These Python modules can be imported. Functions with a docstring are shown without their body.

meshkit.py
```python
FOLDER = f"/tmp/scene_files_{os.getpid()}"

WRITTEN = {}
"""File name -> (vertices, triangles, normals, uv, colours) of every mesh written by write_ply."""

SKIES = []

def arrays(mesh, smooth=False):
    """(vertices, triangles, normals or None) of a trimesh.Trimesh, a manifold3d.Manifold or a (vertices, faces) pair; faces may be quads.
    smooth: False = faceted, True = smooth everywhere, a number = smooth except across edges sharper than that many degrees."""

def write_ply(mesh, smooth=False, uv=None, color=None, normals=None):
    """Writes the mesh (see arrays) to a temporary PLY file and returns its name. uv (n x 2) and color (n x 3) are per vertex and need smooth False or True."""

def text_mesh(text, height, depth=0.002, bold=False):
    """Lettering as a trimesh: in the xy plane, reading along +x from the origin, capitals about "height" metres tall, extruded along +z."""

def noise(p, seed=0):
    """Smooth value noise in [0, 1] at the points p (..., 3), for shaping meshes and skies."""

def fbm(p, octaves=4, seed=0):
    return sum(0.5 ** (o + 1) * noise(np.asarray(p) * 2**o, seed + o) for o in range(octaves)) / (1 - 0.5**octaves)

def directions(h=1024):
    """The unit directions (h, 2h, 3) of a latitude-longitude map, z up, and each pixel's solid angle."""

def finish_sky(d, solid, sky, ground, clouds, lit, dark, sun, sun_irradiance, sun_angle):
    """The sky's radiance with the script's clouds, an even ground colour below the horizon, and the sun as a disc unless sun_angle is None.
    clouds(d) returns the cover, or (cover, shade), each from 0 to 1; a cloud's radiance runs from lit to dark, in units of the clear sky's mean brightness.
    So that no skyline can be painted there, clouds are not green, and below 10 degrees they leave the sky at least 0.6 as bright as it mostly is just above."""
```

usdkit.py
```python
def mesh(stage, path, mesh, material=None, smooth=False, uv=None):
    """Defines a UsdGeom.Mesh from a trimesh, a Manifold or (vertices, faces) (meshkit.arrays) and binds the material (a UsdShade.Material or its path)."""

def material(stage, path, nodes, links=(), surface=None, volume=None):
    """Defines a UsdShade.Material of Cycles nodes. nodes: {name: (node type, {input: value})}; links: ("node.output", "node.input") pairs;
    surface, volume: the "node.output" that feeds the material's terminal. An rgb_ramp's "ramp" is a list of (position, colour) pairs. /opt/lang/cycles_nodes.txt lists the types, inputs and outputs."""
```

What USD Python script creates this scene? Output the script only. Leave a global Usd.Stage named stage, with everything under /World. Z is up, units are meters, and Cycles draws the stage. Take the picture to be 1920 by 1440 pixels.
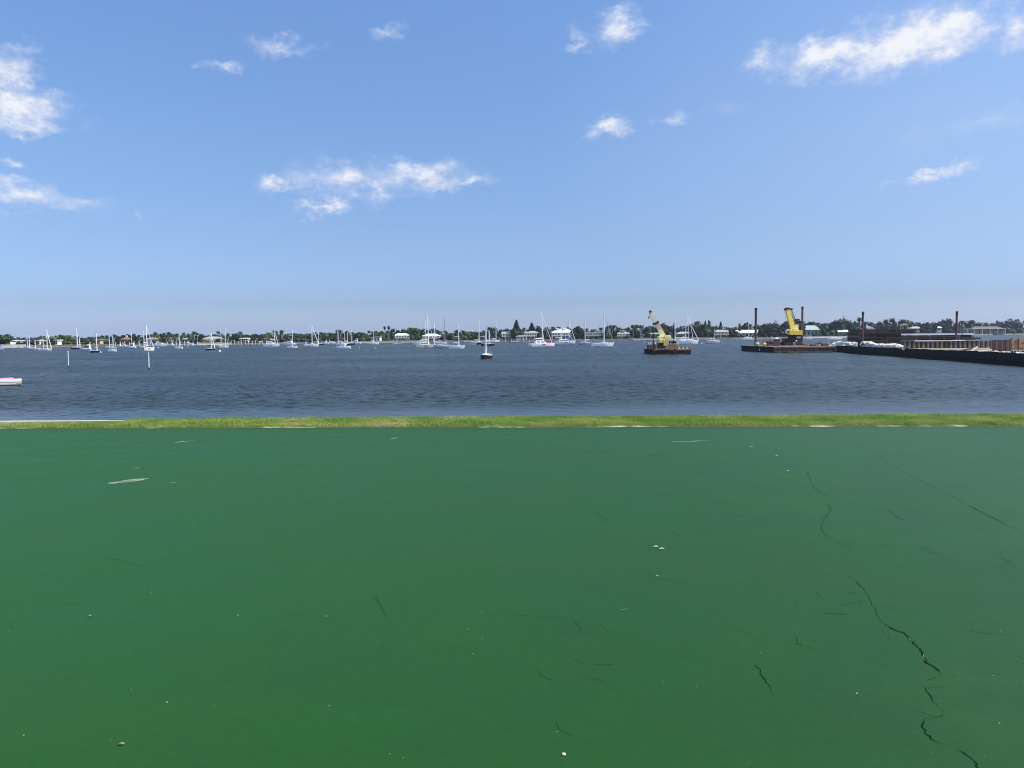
import math, random
import numpy as np
import trimesh
import usdkit, meshkit
from pxr import Usd, UsdGeom, UsdLux, UsdShade, Sdf, Gf, Vt

# ------------------------------------------------------------------ camera, sky, sun, exposure
stage = Usd.Stage.CreateInMemory()
UsdGeom.SetStageUpAxis(stage, "Z")
UsdGeom.SetStageMetersPerUnit(stage, 1.0)
stage.SetDefaultPrim(UsdGeom.Xform.Define(stage, "/World").GetPrim())
UsdGeom.Scope.Define(stage, "/World/Looks")

EYE = np.array([0.0, 0.0, 5.0])          # metres above the water
FPX, W, H = 1400.0, 1920.0, 1440.0       # focal length in photograph pixels
PITCH, ROLL = math.atan(92.5 / FPX), 0.0078
FWD = np.array([0, math.cos(PITCH), -math.sin(PITCH)])
UP0, RIGHT0 = np.array([0, math.sin(PITCH), math.cos(PITCH)]), np.array([1.0, 0, 0])
RIGHT = math.cos(ROLL) * RIGHT0 - math.sin(ROLL) * UP0
UP = math.cos(ROLL) * UP0 + math.sin(ROLL) * RIGHT0

cam = UsdGeom.Camera.Define(stage, "/World/camera")
cam.CreateHorizontalApertureAttr(36.0)
cam.CreateVerticalApertureAttr(27.0)
cam.CreateFocalLengthAttr(36.0 * FPX / W)
cam.CreateClippingRangeAttr((0.1, 60000.0))
m = Gf.Matrix4d(*[float(x) for r in (np.r_[RIGHT, 0], np.r_[UP, 0], np.r_[-FWD, 0], np.r_[EYE, 1]) for x in r])
cam.AddTransformOp().Set(m)
EXPOSURE = 0.5
cam.CreateExposureAttr(EXPOSURE)

SUN_AZ, SUN_EL = math.radians(100), math.radians(50)     # azimuth clockwise from the view direction: the sun stands right of and behind the viewer
SUN = np.array([math.sin(SUN_AZ) * math.cos(SUN_EL), math.cos(SUN_AZ) * math.cos(SUN_EL), math.sin(SUN_EL)])
sun = UsdLux.DistantLight.Define(stage, "/World/sun")
sun.CreateIntensityAttr(1.1)
sun.CreateNormalizeAttr(True)
sun.CreateAngleAttr(0.53)
sun.CreateColorAttr(Gf.Vec3f(1.0, 0.95, 0.87))
sun.AddRotateXYZOp().Set(Gf.Vec3f(math.degrees(math.pi / 2 - SUN_EL), 0, math.degrees(math.pi - SUN_AZ)))


def ray(px, py):
    d = FWD + RIGHT * ((px - W / 2) / FPX) - UP * ((py - H / 2) / FPX)
    return d


def on_plane(px, py, z=0.0):
    """Where the line of sight through a point of the photograph meets the level z."""
    d = ray(px, py)
    return EYE + d * ((z - EYE[2]) / d[2])


def height_at(px, py, y):
    """The level of a thing that stands y metres ahead and whose top shows at (px, py)."""
    d = ray(px, py)
    return EYE[2] + d[2] * y / d[1]


def x_at(px, y, py=640):
    d = ray(px, py)
    return d[0] * y / d[1]


def direction(px, py):
    d = ray(px, py)
    return math.atan2(d[0], d[1]), math.atan2(d[2], math.hypot(d[0], d[1]))


# the sky: a physical sky with thin fair-weather clouds
SKY_STRENGTH = 0.15
sky_nodes = {
    "sky": ("sky_texture", {"sky_type": "single_scattering", "sun_disc": False, "sun_elevation": SUN_EL, "sun_rotation": SUN_AZ, "altitude": 0.0, "air_density": 1.0, "aerosol_density": 1.0, "ozone_density": 10.0}),
    "co": ("texture_coordinate", {}),
    "xyz": ("separate_xyz", {}),
    "az": ("math", {"math_type": "arctan2"}),
    "hx": ("math", {"math_type": "multiply"}), "hy": ("math", {"math_type": "multiply"}), "hh": ("math", {"math_type": "add"}), "hr": ("math", {"math_type": "sqrt"}),
    "el": ("math", {"math_type": "arctan2"}),
    "ae": ("combine_xyz", {"z": 0.0}),
    "warp_map": ("mapping", {"scale": (16, 26, 1)}),
    "warp": ("noise_texture", {"scale": 1.0, "detail": 4.5, "roughness": 0.68}),
    "warp_c": ("vector_math", {"math_type": "subtract", "vector2": (0.5, 0.5, 0.5)}),
    "warp_s": ("vector_math", {"math_type": "multiply", "vector2": (0.11, 0.07, 0.0)}),
    "warped": ("vector_math", {"math_type": "add"}),
    "n_map": ("mapping", {"scale": (30, 40, 1)}),
    "n": ("noise_texture", {"scale": 1.0, "detail": 6.0, "roughness": 0.63}),
    "low": ("map_range", {"from_min": 0.0, "from_max": 0.42, "clamp": True}),
    "haze": ("rgb_ramp", {"ramp": [(0.0, (0.86, 0.88, 1.15)), (0.045, (0.74, 0.76, 0.98)), (0.10, (0.62, 0.62, 0.78)), (0.30, (0.80, 0.70, 0.71)), (0.54, (0.93, 0.83, 0.78)), (1.0, (1.07, 1.0, 0.94))]}),
    "air": ("mix_color", {"blend_type": "multiply", "fac": 1.0, "use_clamp": False}),
    "bg": ("background_shader", {"strength": SKY_STRENGTH}),
}
sky_links = [("co.generated", "xyz.vector"), ("xyz.x", "az.value1"), ("xyz.y", "az.value2"), ("xyz.x", "hx.value1"), ("xyz.x", "hx.value2"), ("xyz.y", "hy.value1"), ("xyz.y", "hy.value2"),
             ("hx.value", "hh.value1"), ("hy.value", "hh.value2"), ("hh.value", "hr.value1"), ("xyz.z", "el.value1"), ("hr.value", "el.value2"), ("az.value", "ae.x"), ("el.value", "ae.y"),
             ("ae.vector", "warp_map.vector"), ("warp_map.vector", "warp.vector"), ("warp.color", "warp_c.vector1"), ("warp_c.vector", "warp_s.vector1"), ("ae.vector", "warped.vector1"), ("warp_s.vector", "warped.vector2"),
             ("ae.vector", "n_map.vector"), ("n_map.vector", "n.vector")]
# where the clouds stand: (px, py, half width px, half height px, tilt, weight)
CLOUDS = [(36, 200, 92, 33, 0, 1.1), (14, 150, 52, 52, 0, 0.82), (62, 205, 66, 24, 0, 1.0), (25, 95, 40, 16, 0, 0.45), (50, 368, 120, 22, 0, 0.8), (15, 303, 28, 10, 0, 0.5),
          (528, 86, 62, 19, 0.1, 0.62), (410, 123, 36, 14, 0, 0.5), (728, 60, 36, 16, 0, 0.55), (245, 403, 20, 9, 0, 0.4),
          (515, 345, 46, 22, 0, 0.72), (660, 338, 150, 36, 0, 0.74), (800, 328, 95, 26, 0, 0.86), (880, 342, 60, 12, 0.1, 0.6), (600, 383, 52, 14, 0, 0.72), (700, 355, 50, 16, 0, 0.7),
          (1152, 55, 58, 36, 0.35, 0.82), (1085, 78, 22, 26, 0, 0.45), (1140, 236, 58, 19, 0.2, 0.72), (1268, 222, 36, 18, 0, 0.7), (1135, 245, 40, 10, 0, 0.5),
          (1560, 100, 105, 38, 0.2, 1.05), (1690, 74, 118, 46, 0.25, 1.1), (1760, 62, 92, 44, 0.2, 1.1), (1430, 117, 50, 24, 0.2, 0.6), (1820, 25, 50, 26, 0, 0.75), (1640, 120, 60, 24, 0, 0.6), (1915, 48, 40, 36, 0, 0.7),
          (1755, 316, 72, 15, 0.15, 0.8), (1850, 225, 170, 26, 0.2, 0.30), (1360, 215, 60, 20, 0, 0.26)]
cl_rng = random.Random(5)
spots = [(*direction(x, y), a / FPX, b / FPX, t, w) for x, y, a, b, t, w in CLOUDS]
for k in range(26):                                             # the same kind of sky all round
    az = cl_rng.uniform(0.85, 2 * math.pi - 0.85)
    spots.append((az if az < math.pi else az - 2 * math.pi, cl_rng.uniform(0.15, 0.75), cl_rng.uniform(0.03, 0.12), cl_rng.uniform(0.012, 0.035), cl_rng.uniform(-0.2, 0.2), cl_rng.uniform(0.5, 0.9)))
last = None
for k, (az, el, a, b, tilt, wgt) in enumerate(spots):
    ct, st_ = math.cos(tilt), math.sin(tilt)
    sky_nodes[f"m{k}"] = ("mapping", {"mapping_type": "texture", "location": (az, el, 0), "rotation": (0, 0, tilt), "scale": (a * 1.2, b * 1.25, 1)})
    sky_nodes[f"g{k}"] = ("gradient_texture", {"gradient_type": "spherical"})
    sky_nodes[f"w{k}"] = ("math", {"math_type": "multiply", "value2": wgt})
    sky_links += [("warped.vector", f"m{k}.vector"), (f"m{k}.vector", f"g{k}.vector"), (f"g{k}.fac", f"w{k}.value1")]
    if last:
        sky_nodes[f"x{k}"] = ("math", {"math_type": "maximum"})
        sky_links += [(f"{last}.value", f"x{k}.value1"), (f"w{k}.value", f"x{k}.value2")]
        last = f"x{k}"
    else:
        last = f"w{k}"
sky_nodes.update({
    "nn": ("math", {"math_type": "multiply_add", "value2": 1.7, "value3": -0.06}),
    "pw": ("math", {"math_type": "power", "value2": 0.8}),
    "cover": ("math", {"math_type": "multiply"}),
    "soft": ("map_range", {"range_type": "smoothstep", "from_min": 0.06, "from_max": 0.82, "to_min": 0.0, "to_max": 1.0, "clamp": True}),
    "thin": ("math", {"math_type": "multiply", "value2": 0.9}),
    "body": ("rgb_ramp", {"ramp": [(0.0, (0.62, 0.70, 0.90)), (0.5, (0.78, 0.82, 0.93)), (1.0, (0.96, 0.96, 0.98))]}),
    "body_lit": ("mix_color", {"blend_type": "multiply", "fac": 1.0, "b": (4.7, 4.7, 4.75), "use_clamp": False}),
    "lit": ("mix_color", {"blend_type": "mix", "use_clamp": False}),
    "veil_m": ("mapping", {"mapping_type": "texture", "location": (*direction(1800, 210), 0), "scale": (0.50, 0.26, 1)}), "veil_g": ("gradient_texture", {"gradient_type": "spherical"}), "veil_w": ("math", {"math_type": "multiply", "value2": 0.20}),
    "veil": ("mix_color", {"blend_type": "mix", "b": (2.9, 3.3, 4.0), "use_clamp": False}),
})
sky_links += [(f"{last}.value", "pw.value1"), ("n.fac", "nn.value1"), ("pw.value", "cover.value1"), ("nn.value", "cover.value2"), ("cover.value", "soft.value"), ("soft.result", "thin.value1"),
              ("thin.value", "lit.fac"), ("el.value", "low.value"), ("low.result", "haze.fac"), ("sky.color", "air.a"), ("haze.color", "air.b"), ("soft.result", "body.fac"), ("body.color", "body_lit.a"), ("body_lit.result", "lit.b"), ("ae.vector", "veil_m.vector"), ("veil_m.vector", "veil_g.vector"), ("veil_g.fac", "veil_w.value1"), ("veil_w.value", "veil.fac"), ("air.result", "veil.a"), ("veil.result", "lit.a"), ("lit.result", "bg.color")]
usdkit.material(stage, "/World/Looks/sky_look", sky_nodes, sky_links, surface="bg.background")
dome = UsdLux.DomeLight.Define(stage, "/World/sky")
dome.GetPrim().SetCustomDataByKey("kind", "structure")
UsdShade.MaterialBindingAPI.Apply(dome.GetPrim()).Bind(UsdShade.Material.Get(stage, "/World/Looks/sky_look"))

# ------------------------------------------------------------------ helpers
taken = {}


def numbered(name, parent="/World"):
    k = taken.get((parent, name), 0)
    taken[(parent, name)] = k + 1
    return name if k == 0 else f"{name}_{k:03d}"


def tag(prim, label=None, cat=None, group=None, kind=None):
    for key, val in (("label", label), ("category", cat), ("group", group), ("kind", kind)):
        if val:
            prim.SetCustomDataByKey(key, val)
    return prim


def path_of(parent):
    return "/World" if parent is None else str(parent.GetPath())


def thing(name, label, cat, loc=(0, 0, 0), rz=0.0, group=None, scale=None):
    x = UsdGeom.Xform.Define(stage, "/World/" + numbered(name))
    x.AddTranslateOp().Set(Gf.Vec3d(*map(float, loc)))
    x.AddRotateZOp().Set(math.degrees(rz))
    if scale is not None:
        x.AddScaleOp().Set(Gf.Vec3f(*map(float, scale)))
    return tag(x.GetPrim(), label, cat, group)


def copy_of(first, name, label, loc, rz, scale, group):
    x = UsdGeom.Xform.Define(stage, "/World/" + numbered(name))
    p = x.GetPrim()
    p.GetReferences().AddInternalReference(first.GetPath())
    p.SetInstanceable(True)
    for op in UsdGeom.Xformable(first).GetOrderedXformOps():
        kind = op.GetOpType()
        attr = p.GetAttribute(op.GetOpName())
        if kind == UsdGeom.XformOp.TypeTranslate:
            attr.Set(Gf.Vec3d(*map(float, loc)))
        elif kind == UsdGeom.XformOp.TypeRotateZ:
            attr.Set(math.degrees(rz))
        else:
            attr.Set(Gf.Vec3f(*map(float, scale)))
    return tag(p, label, first.GetCustomDataByKey("category"), group)


def obj(name, mesh, mat, parent=None, smooth=False):
    base = path_of(parent)
    if isinstance(mesh, MB):
        mesh = mesh.arrays()
    prim = usdkit.mesh(stage, f"{base}/{numbered(name, base)}", mesh, "/World/Looks/" + mat, smooth=smooth).GetPrim()
    return prim


class MB:
    """Collects boxes, bars, sheets and lofts; becomes one mesh."""

    def __init__(self):
        self.v, self.f, self.n = [], [], 0

    def add(self, v, f):
        v, f = np.asarray(v, float), np.asarray(f, int)
        if f.shape[1] == 4:
            f = np.vstack([f[:, [0, 1, 2]], f[:, [0, 2, 3]]])
        self.v.append(v)
        self.f.append(f + self.n)
        self.n += len(v)
        return self

    def arrays(self):
        return np.vstack(self.v), np.vstack(self.f)

    def box(self, c, s, rz=0.0, taper=1.0, bevel=0.0, ry=0.0):
        hx, hy, hz = s[0] / 2, s[1] / 2, s[2] / 2
        if bevel:
            ring = [(-hx + bevel, -hy), (hx - bevel, -hy), (hx, -hy + bevel), (hx, hy - bevel), (hx - bevel, hy), (-hx + bevel, hy), (-hx, hy - bevel), (-hx, -hy + bevel)]
        else:
            ring = [(-hx, -hy), (hx, -hy), (hx, hy), (-hx, hy)]
        k = len(ring)
        lv = [(1.0, -hz), (taper, hz)] if not bevel else [(1.0, -hz), (taper, hz - bevel), (taper * (1 - bevel / max(hx, hy)), hz)]
        v = np.array([(x * q, y * q, z) for q, z in lv for x, y in ring])
        f = []
        for r in range(len(lv) - 1):
            f += [[r * k + i, r * k + (i + 1) % k, (r + 1) * k + (i + 1) % k, (r + 1) * k + i] for i in range(k)]
        tri = [[0, i + 1, i] for i in range(1, k - 1)] + [[(len(lv) - 1) * k, (len(lv) - 1) * k + i, (len(lv) - 1) * k + i + 1] for i in range(1, k - 1)]
        f = np.vstack([np.array(f)[:, [0, 1, 2]], np.array(f)[:, [0, 2, 3]], np.array(tri)])
        c_, s_ = math.cos(ry), math.sin(ry)
        v = np.c_[c_ * v[:, 0] + s_ * v[:, 2], v[:, 1], -s_ * v[:, 0] + c_ * v[:, 2]]
        c_, s_ = math.cos(rz), math.sin(rz)
        v = np.c_[c_ * v[:, 0] - s_ * v[:, 1], s_ * v[:, 0] + c_ * v[:, 1], v[:, 2]] + np.asarray(c, float)
        return self.add(v, f)

    def bar(self, p0, p1, r0, r1=None, sides=6):
        p0, p1 = np.asarray(p0, float), np.asarray(p1, float)
        r1 = r0 if r1 is None else r1
        t = (p1 - p0) / (np.linalg.norm(p1 - p0) + 1e-9)
        a = np.cross(t, [0, 0, 1.0] if abs(t[2]) < 0.9 else [1.0, 0, 0])
        a /= np.linalg.norm(a)
        b = np.cross(t, a)
        ang = np.arange(sides) * 2 * math.pi / sides
        ring = np.cos(ang)[:, None] * a + np.sin(ang)[:, None] * b
        v = np.vstack([p0 + ring * r0, p1 + ring * r1])
        f = [[i, (i + 1) % sides, sides + (i + 1) % sides] for i in range(sides)] + [[i, sides + (i + 1) % sides, sides + i] for i in range(sides)]
        f += [[0, i + 1, i] for i in range(1, sides - 1)] + [[sides, sides + i, sides + i + 1] for i in range(1, sides - 1)]
        return self.add(v, f)

    def path(self, pts, r, sides=6):
        for a, b in zip(pts[:-1], pts[1:]):
            self.bar(a, b, r, sides=sides)
        return self

    def loft(self, rings, close=True, caps=True):
        """rings: equal-length point loops."""
        rings = [np.asarray(r, float) for r in rings]
        k = len(rings[0])
        v = np.vstack(rings)
        f = []
        for r in range(len(rings) - 1):
            for i in range(k if close else k - 1):
                j = (i + 1) % k
                f.append([r * k + i, r * k + j, (r + 1) * k + j, (r + 1) * k + i])
        f = np.array(f)
        f = np.vstack([f[:, [0, 1, 2]], f[:, [0, 2, 3]]])
        if caps:
            e = (len(rings) - 1) * k
            f = np.vstack([f, [[0, i + 1, i] for i in range(1, k - 1)], [[e, e + i, e + i + 1] for i in range(1, k - 1)]])
        return self.add(v, f)

    def lathe(self, prof, sides=12, c=(0, 0, 0)):
        ang = np.arange(sides) * 2 * math.pi / sides
        return self.loft([np.c_[r * np.cos(ang), r * np.sin(ang), np.full(sides, z)] + np.asarray(c, float) for r, z in prof])

    def sheet(self, pts):
        """A flat polygon, fanned from its first corner."""
        n = len(pts)
        return self.add(pts, [[0, i, i + 1] for i in range(1, n - 1)])

    def ball(self, c, r, sub=1, squash=(1, 1, 1), jitter=0.0, rng=None):
        s = trimesh.creation.icosphere(sub, 1.0)
        v = np.array(s.vertices)
        if jitter:
            v = v * (1 + jitter * (rng.random((len(v), 1)) * 2 - 1))
        return self.add(v * r * np.asarray(squash) + np.asarray(c, float), s.faces)


def look(name, color, rough=0.6, vary=None, scale=1.0, metal=0.0, bump=0.0, bump_scale=40.0, spec=0.5, stretch=(1, 1, 1), coat=0.0, lo=0.35, hi=0.65):
    """A plain material; vary mixes a second colour in by noise over the place."""
    n = {"p": ("principled_bsdf", {"roughness": rough, "metallic": metal, "specular_ior_level": spec, "base_color": color, "coat_weight": coat})}
    l = []
    if vary is not None or bump:
        n["g"] = ("geometry", {})
        n["mp"] = ("mapping", {"scale": tuple(scale * s for s in stretch)})
        l.append(("g.position", "mp.vector"))
    if vary is not None:
        n["t"] = ("noise_texture", {"scale": 1.0, "detail": 4.0, "roughness": 0.6})
        n["r"] = ("rgb_ramp", {"ramp": [(lo, color), (hi, vary)]})
        l += [("mp.vector", "t.vector"), ("t.fac", "r.fac"), ("r.color", "p.base_color")]
    if bump:
        n["bt"] = ("noise_texture", {"scale": bump_scale, "detail": 3.0})
        n["b"] = ("bump", {"strength": bump, "distance": 0.02})
        l += [("g.position", "bt.vector"), ("bt.fac", "b.height"), ("b.normal", "p.normal")]
    usdkit.material(stage, "/World/Looks/" + name, n, l, surface="p.BSDF")


def leaf_look(name, dark, light, scale=0.5):
    n = {"g": ("geometry", {}), "o": ("object_info", {}), "t": ("noise_texture", {"scale": scale, "detail": 3.0}),
         "r": ("rgb_ramp", {"ramp": [(0.3, dark), (0.7, light)]}),
         "hv": ("map_range", {"from_min": 0.0, "from_max": 1.0, "to_min": 0.7, "to_max": 1.3}), "h": ("hsv", {}),
         "d": ("principled_bsdf", {"roughness": 0.55, "specular_ior_level": 0.3}), "tr": ("translucent_bsdf", {}), "mx": ("mix_closure", {"fac": 0.25})}
    l = [("g.position", "t.vector"), ("t.fac", "r.fac"), ("r.color", "h.color"), ("o.random", "hv.value"), ("hv.result", "h.value"), ("h.color", "d.base_color"), ("h.color", "tr.color"), ("d.BSDF", "mx.closure1"), ("tr.BSDF", "mx.closure2")]
    usdkit.material(stage, "/World/Looks/" + name, n, l, surface="mx.closure")


look("white_gelcoat", (0.78, 0.78, 0.77), 0.3)
look("cream_gelcoat", (0.74, 0.70, 0.58), 0.35)
look("navy_gelcoat", (0.012, 0.018, 0.045), 0.25)
look("maroon_gelcoat", (0.022, 0.010, 0.010), 0.4)
look("teal_gelcoat", (0.35, 0.55, 0.55), 0.35)
look("grey_gelcoat", (0.42, 0.44, 0.48), 0.35)
look("pink_gelcoat", (0.72, 0.50, 0.45), 0.4)
look("black_rubber", (0.015, 0.015, 0.016), 0.7)
look("dark_glass", (0.012, 0.016, 0.02), 0.12)
look("white_spar", (0.82, 0.82, 0.82), 0.35)
look("wood_spar", (0.30, 0.15, 0.07), 0.5)
look("grey_wire", (0.25, 0.26, 0.28), 0.5)
look("navy_canvas", (0.012, 0.02, 0.06), 0.8)
look("blue_canvas", (0.06, 0.14, 0.42), 0.8)
look("white_canvas", (0.75, 0.75, 0.73), 0.8)
look("red_canvas", (0.45, 0.06, 0.07), 0.8)
look("pink_canvas", (0.60, 0.20, 0.24), 0.8)
look("teak", (0.32, 0.20, 0.11), 0.7)
look("white_stucco", (0.74, 0.74, 0.71), 0.8, vary=(0.66, 0.66, 0.63), scale=0.4)
look("cream_stucco", (0.66, 0.56, 0.40), 0.8, vary=(0.58, 0.48, 0.34), scale=0.4)
look("pink_stucco", (0.55, 0.36, 0.30), 0.8, vary=(0.48, 0.31, 0.26), scale=0.4)
look("teal_stucco", (0.24, 0.33, 0.33), 0.8, vary=(0.20, 0.28, 0.28), scale=0.4)
look("grey_stucco", (0.36, 0.36, 0.35), 0.8, vary=(0.30, 0.30, 0.29), scale=0.4)
look("white_tile", (0.72, 0.72, 0.70), 0.7, vary=(0.60, 0.60, 0.58), scale=0.8)
look("grey_tile", (0.40, 0.38, 0.36), 0.75, vary=(0.32, 0.30, 0.28), scale=0.8)
look("brown_tile", (0.17, 0.13, 0.11), 0.8, vary=(0.12, 0.09, 0.08), scale=0.8)
look("terracotta", (0.26, 0.12, 0.085), 0.8, vary=(0.20, 0.09, 0.065), scale=0.8)
look("pale_yellow_metal", (0.72, 0.68, 0.46), 0.6)
look("green_metal", (0.30, 0.40, 0.37), 0.6)
look("concrete", (0.28, 0.275, 0.26), 0.85, vary=(0.19, 0.19, 0.18), scale=0.6)
look("pale_concrete", (0.44, 0.43, 0.38), 0.85, vary=(0.34, 0.33, 0.29), scale=0.6)
look("dark_timber", (0.10, 0.08, 0.06), 0.85, vary=(0.06, 0.05, 0.04), scale=0.8)
look("weathered_timber", (0.26, 0.22, 0.17), 0.85, vary=(0.18, 0.14, 0.11), scale=0.8)
look("bark", (0.20, 0.17, 0.14), 0.9, vary=(0.13, 0.11, 0.09), scale=1.5)
look("palm_bark", (0.34, 0.31, 0.27), 0.9, vary=(0.26, 0.23, 0.20), scale=1.5)
leaf_look("leaf_dark", (0.008, 0.019, 0.009), (0.024, 0.046, 0.016))
leaf_look("leaf_mid", (0.022, 0.050, 0.014), (0.060, 0.105, 0.028))
leaf_look("leaf_light", (0.050, 0.085, 0.022), (0.105, 0.135, 0.040))
leaf_look("leaf_blue", (0.007, 0.018, 0.012), (0.018, 0.034, 0.020))
leaf_look("palm_leaf", (0.022, 0.044, 0.014), (0.070, 0.095, 0.030))
leaf_look("dry_leaf", (0.16, 0.13, 0.08), (0.26, 0.21, 0.13))

# ------------------------------------------------------------------ the setting: water, lawn strip, court
COURT_Z, LAWN_Z = 1.8, 1.83
rng = np.random.default_rng(11)

# --- water: one sheet of real ripples near by, flat sheets to the horizon beyond
def water_mesh():
    ys = [30.0]
    while ys[-1] < 620:
        ys.append(ys[-1] + max(0.085, ys[-1] ** 2 / 7000 * 0.30))
    ys = np.array(ys)
    nx = 780
    u = np.linspace(-1, 1, nx)
    Y = np.repeat(ys[:, None], nx, 1)
    X = u[None, :] * (Y * 0.76 + 4)
    dy = np.gradient(ys)[:, None] * np.ones(nx)
    dx = (2 / nx) * (Y * 0.76 + 4)
    Z = np.zeros_like(X)
    r = np.random.default_rng(3)
    gust = meshkit.fbm(np.stack([X / 26, Y / 16, 0 * X], -1), 3, 4)
    calm = np.clip((Y - 44 + 10 * (gust - 0.5)) / 12, 0.22, 1)             # slick water under the sea wall
    amp = (0.62 + 0.5 * np.clip(gust - 0.2, 0, 1)) * calm
    for k in range(64):
        lam = 0.30 * (2.3 / 0.30) ** r.random()
        th = r.normal(0, 0.85) + 0.15                  # wind comes from across the water
        kx, ky = math.sin(th) * 2 * math.pi / lam, math.cos(th) * 2 * math.pi / lam
        a = 0.0047 * lam ** 0.9
        ok = np.clip((lam / np.maximum(dy * abs(math.cos(th)) + dx * abs(math.sin(th)), 1e-6) - 2.2) / 2, 0, 1)
        ph = kx * X + ky * Y + r.random() * 6.283 + 1.5 * np.sin(X * 0.11 + Y * 0.07 + k)
        s = np.sin(ph)
        Z += a * ok * (s + 0.25 * np.cos(2 * ph))
    Z *= amp
    J = np.repeat(np.arange(len(ys))[:, None], nx, 1).astype(float)
    chop = meshkit.noise(np.stack([X / 0.5 + (J * 7.3) % 1.0, J * 0.21, 0 * X], -1), 5) + 0.7 * meshkit.noise(np.stack([X / 1.3, J * 0.11, 0 * X + 9.5], -1), 6) - 0.85
    Z += chop * 0.26 * np.minimum(dy, 5.0) ** 0.9 * (0.80 + 0.45 * np.clip(gust - 0.2, 0, 1)) * calm
    Z[-1] = 0.0
    v = np.stack([X, Y, Z], -1).reshape(-1, 3)
    i, j = np.meshgrid(np.arange(len(ys) - 1), np.arange(nx - 1), indexing="ij")
    a = i * nx + j
    f = np.stack([a, a + 1, a + nx + 1, a + nx], -1).reshape(-1, 4)
    n0 = len(v)
    y1, w1 = ys[-1], X[-1, -1]
    big = 6500.0
    far = np.array([[-w1, y1, 0], [w1, y1, 0], [big, y1, 0], [big, big, 0], [-big, big, 0], [-big, y1, 0]])
    near = np.array([[-big, -40, -0.3], [X[0, 0], -40, -0.3]])
    fr = [[n0 + 0, n0 + 1, n0 + 3], [n0 + 0, n0 + 3, n0 + 4], [n0 + 1, n0 + 2, n0 + 3], [n0 + 5, n0 + 0, n0 + 4]]
    f3 = np.vstack([f[:, [0, 1, 2]], f[:, [0, 2, 3]], fr])
    v = np.vstack([v, far])
    e0, e1 = len(v), len(v) + 1
    v = np.vstack([v, [[-big, 30, 0], [big, 30, 0]]])
    left, right = 0, nx - 1
    lb, rb = (len(ys) - 1) * nx, len(ys) * nx - 1
    f3 = np.vstack([f3, [[e0, left, n0 + 5], [left, lb, n0 + 5], [right, e1, n0 + 2], [right, n0 + 2, rb]]])
    return v, f3


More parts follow.
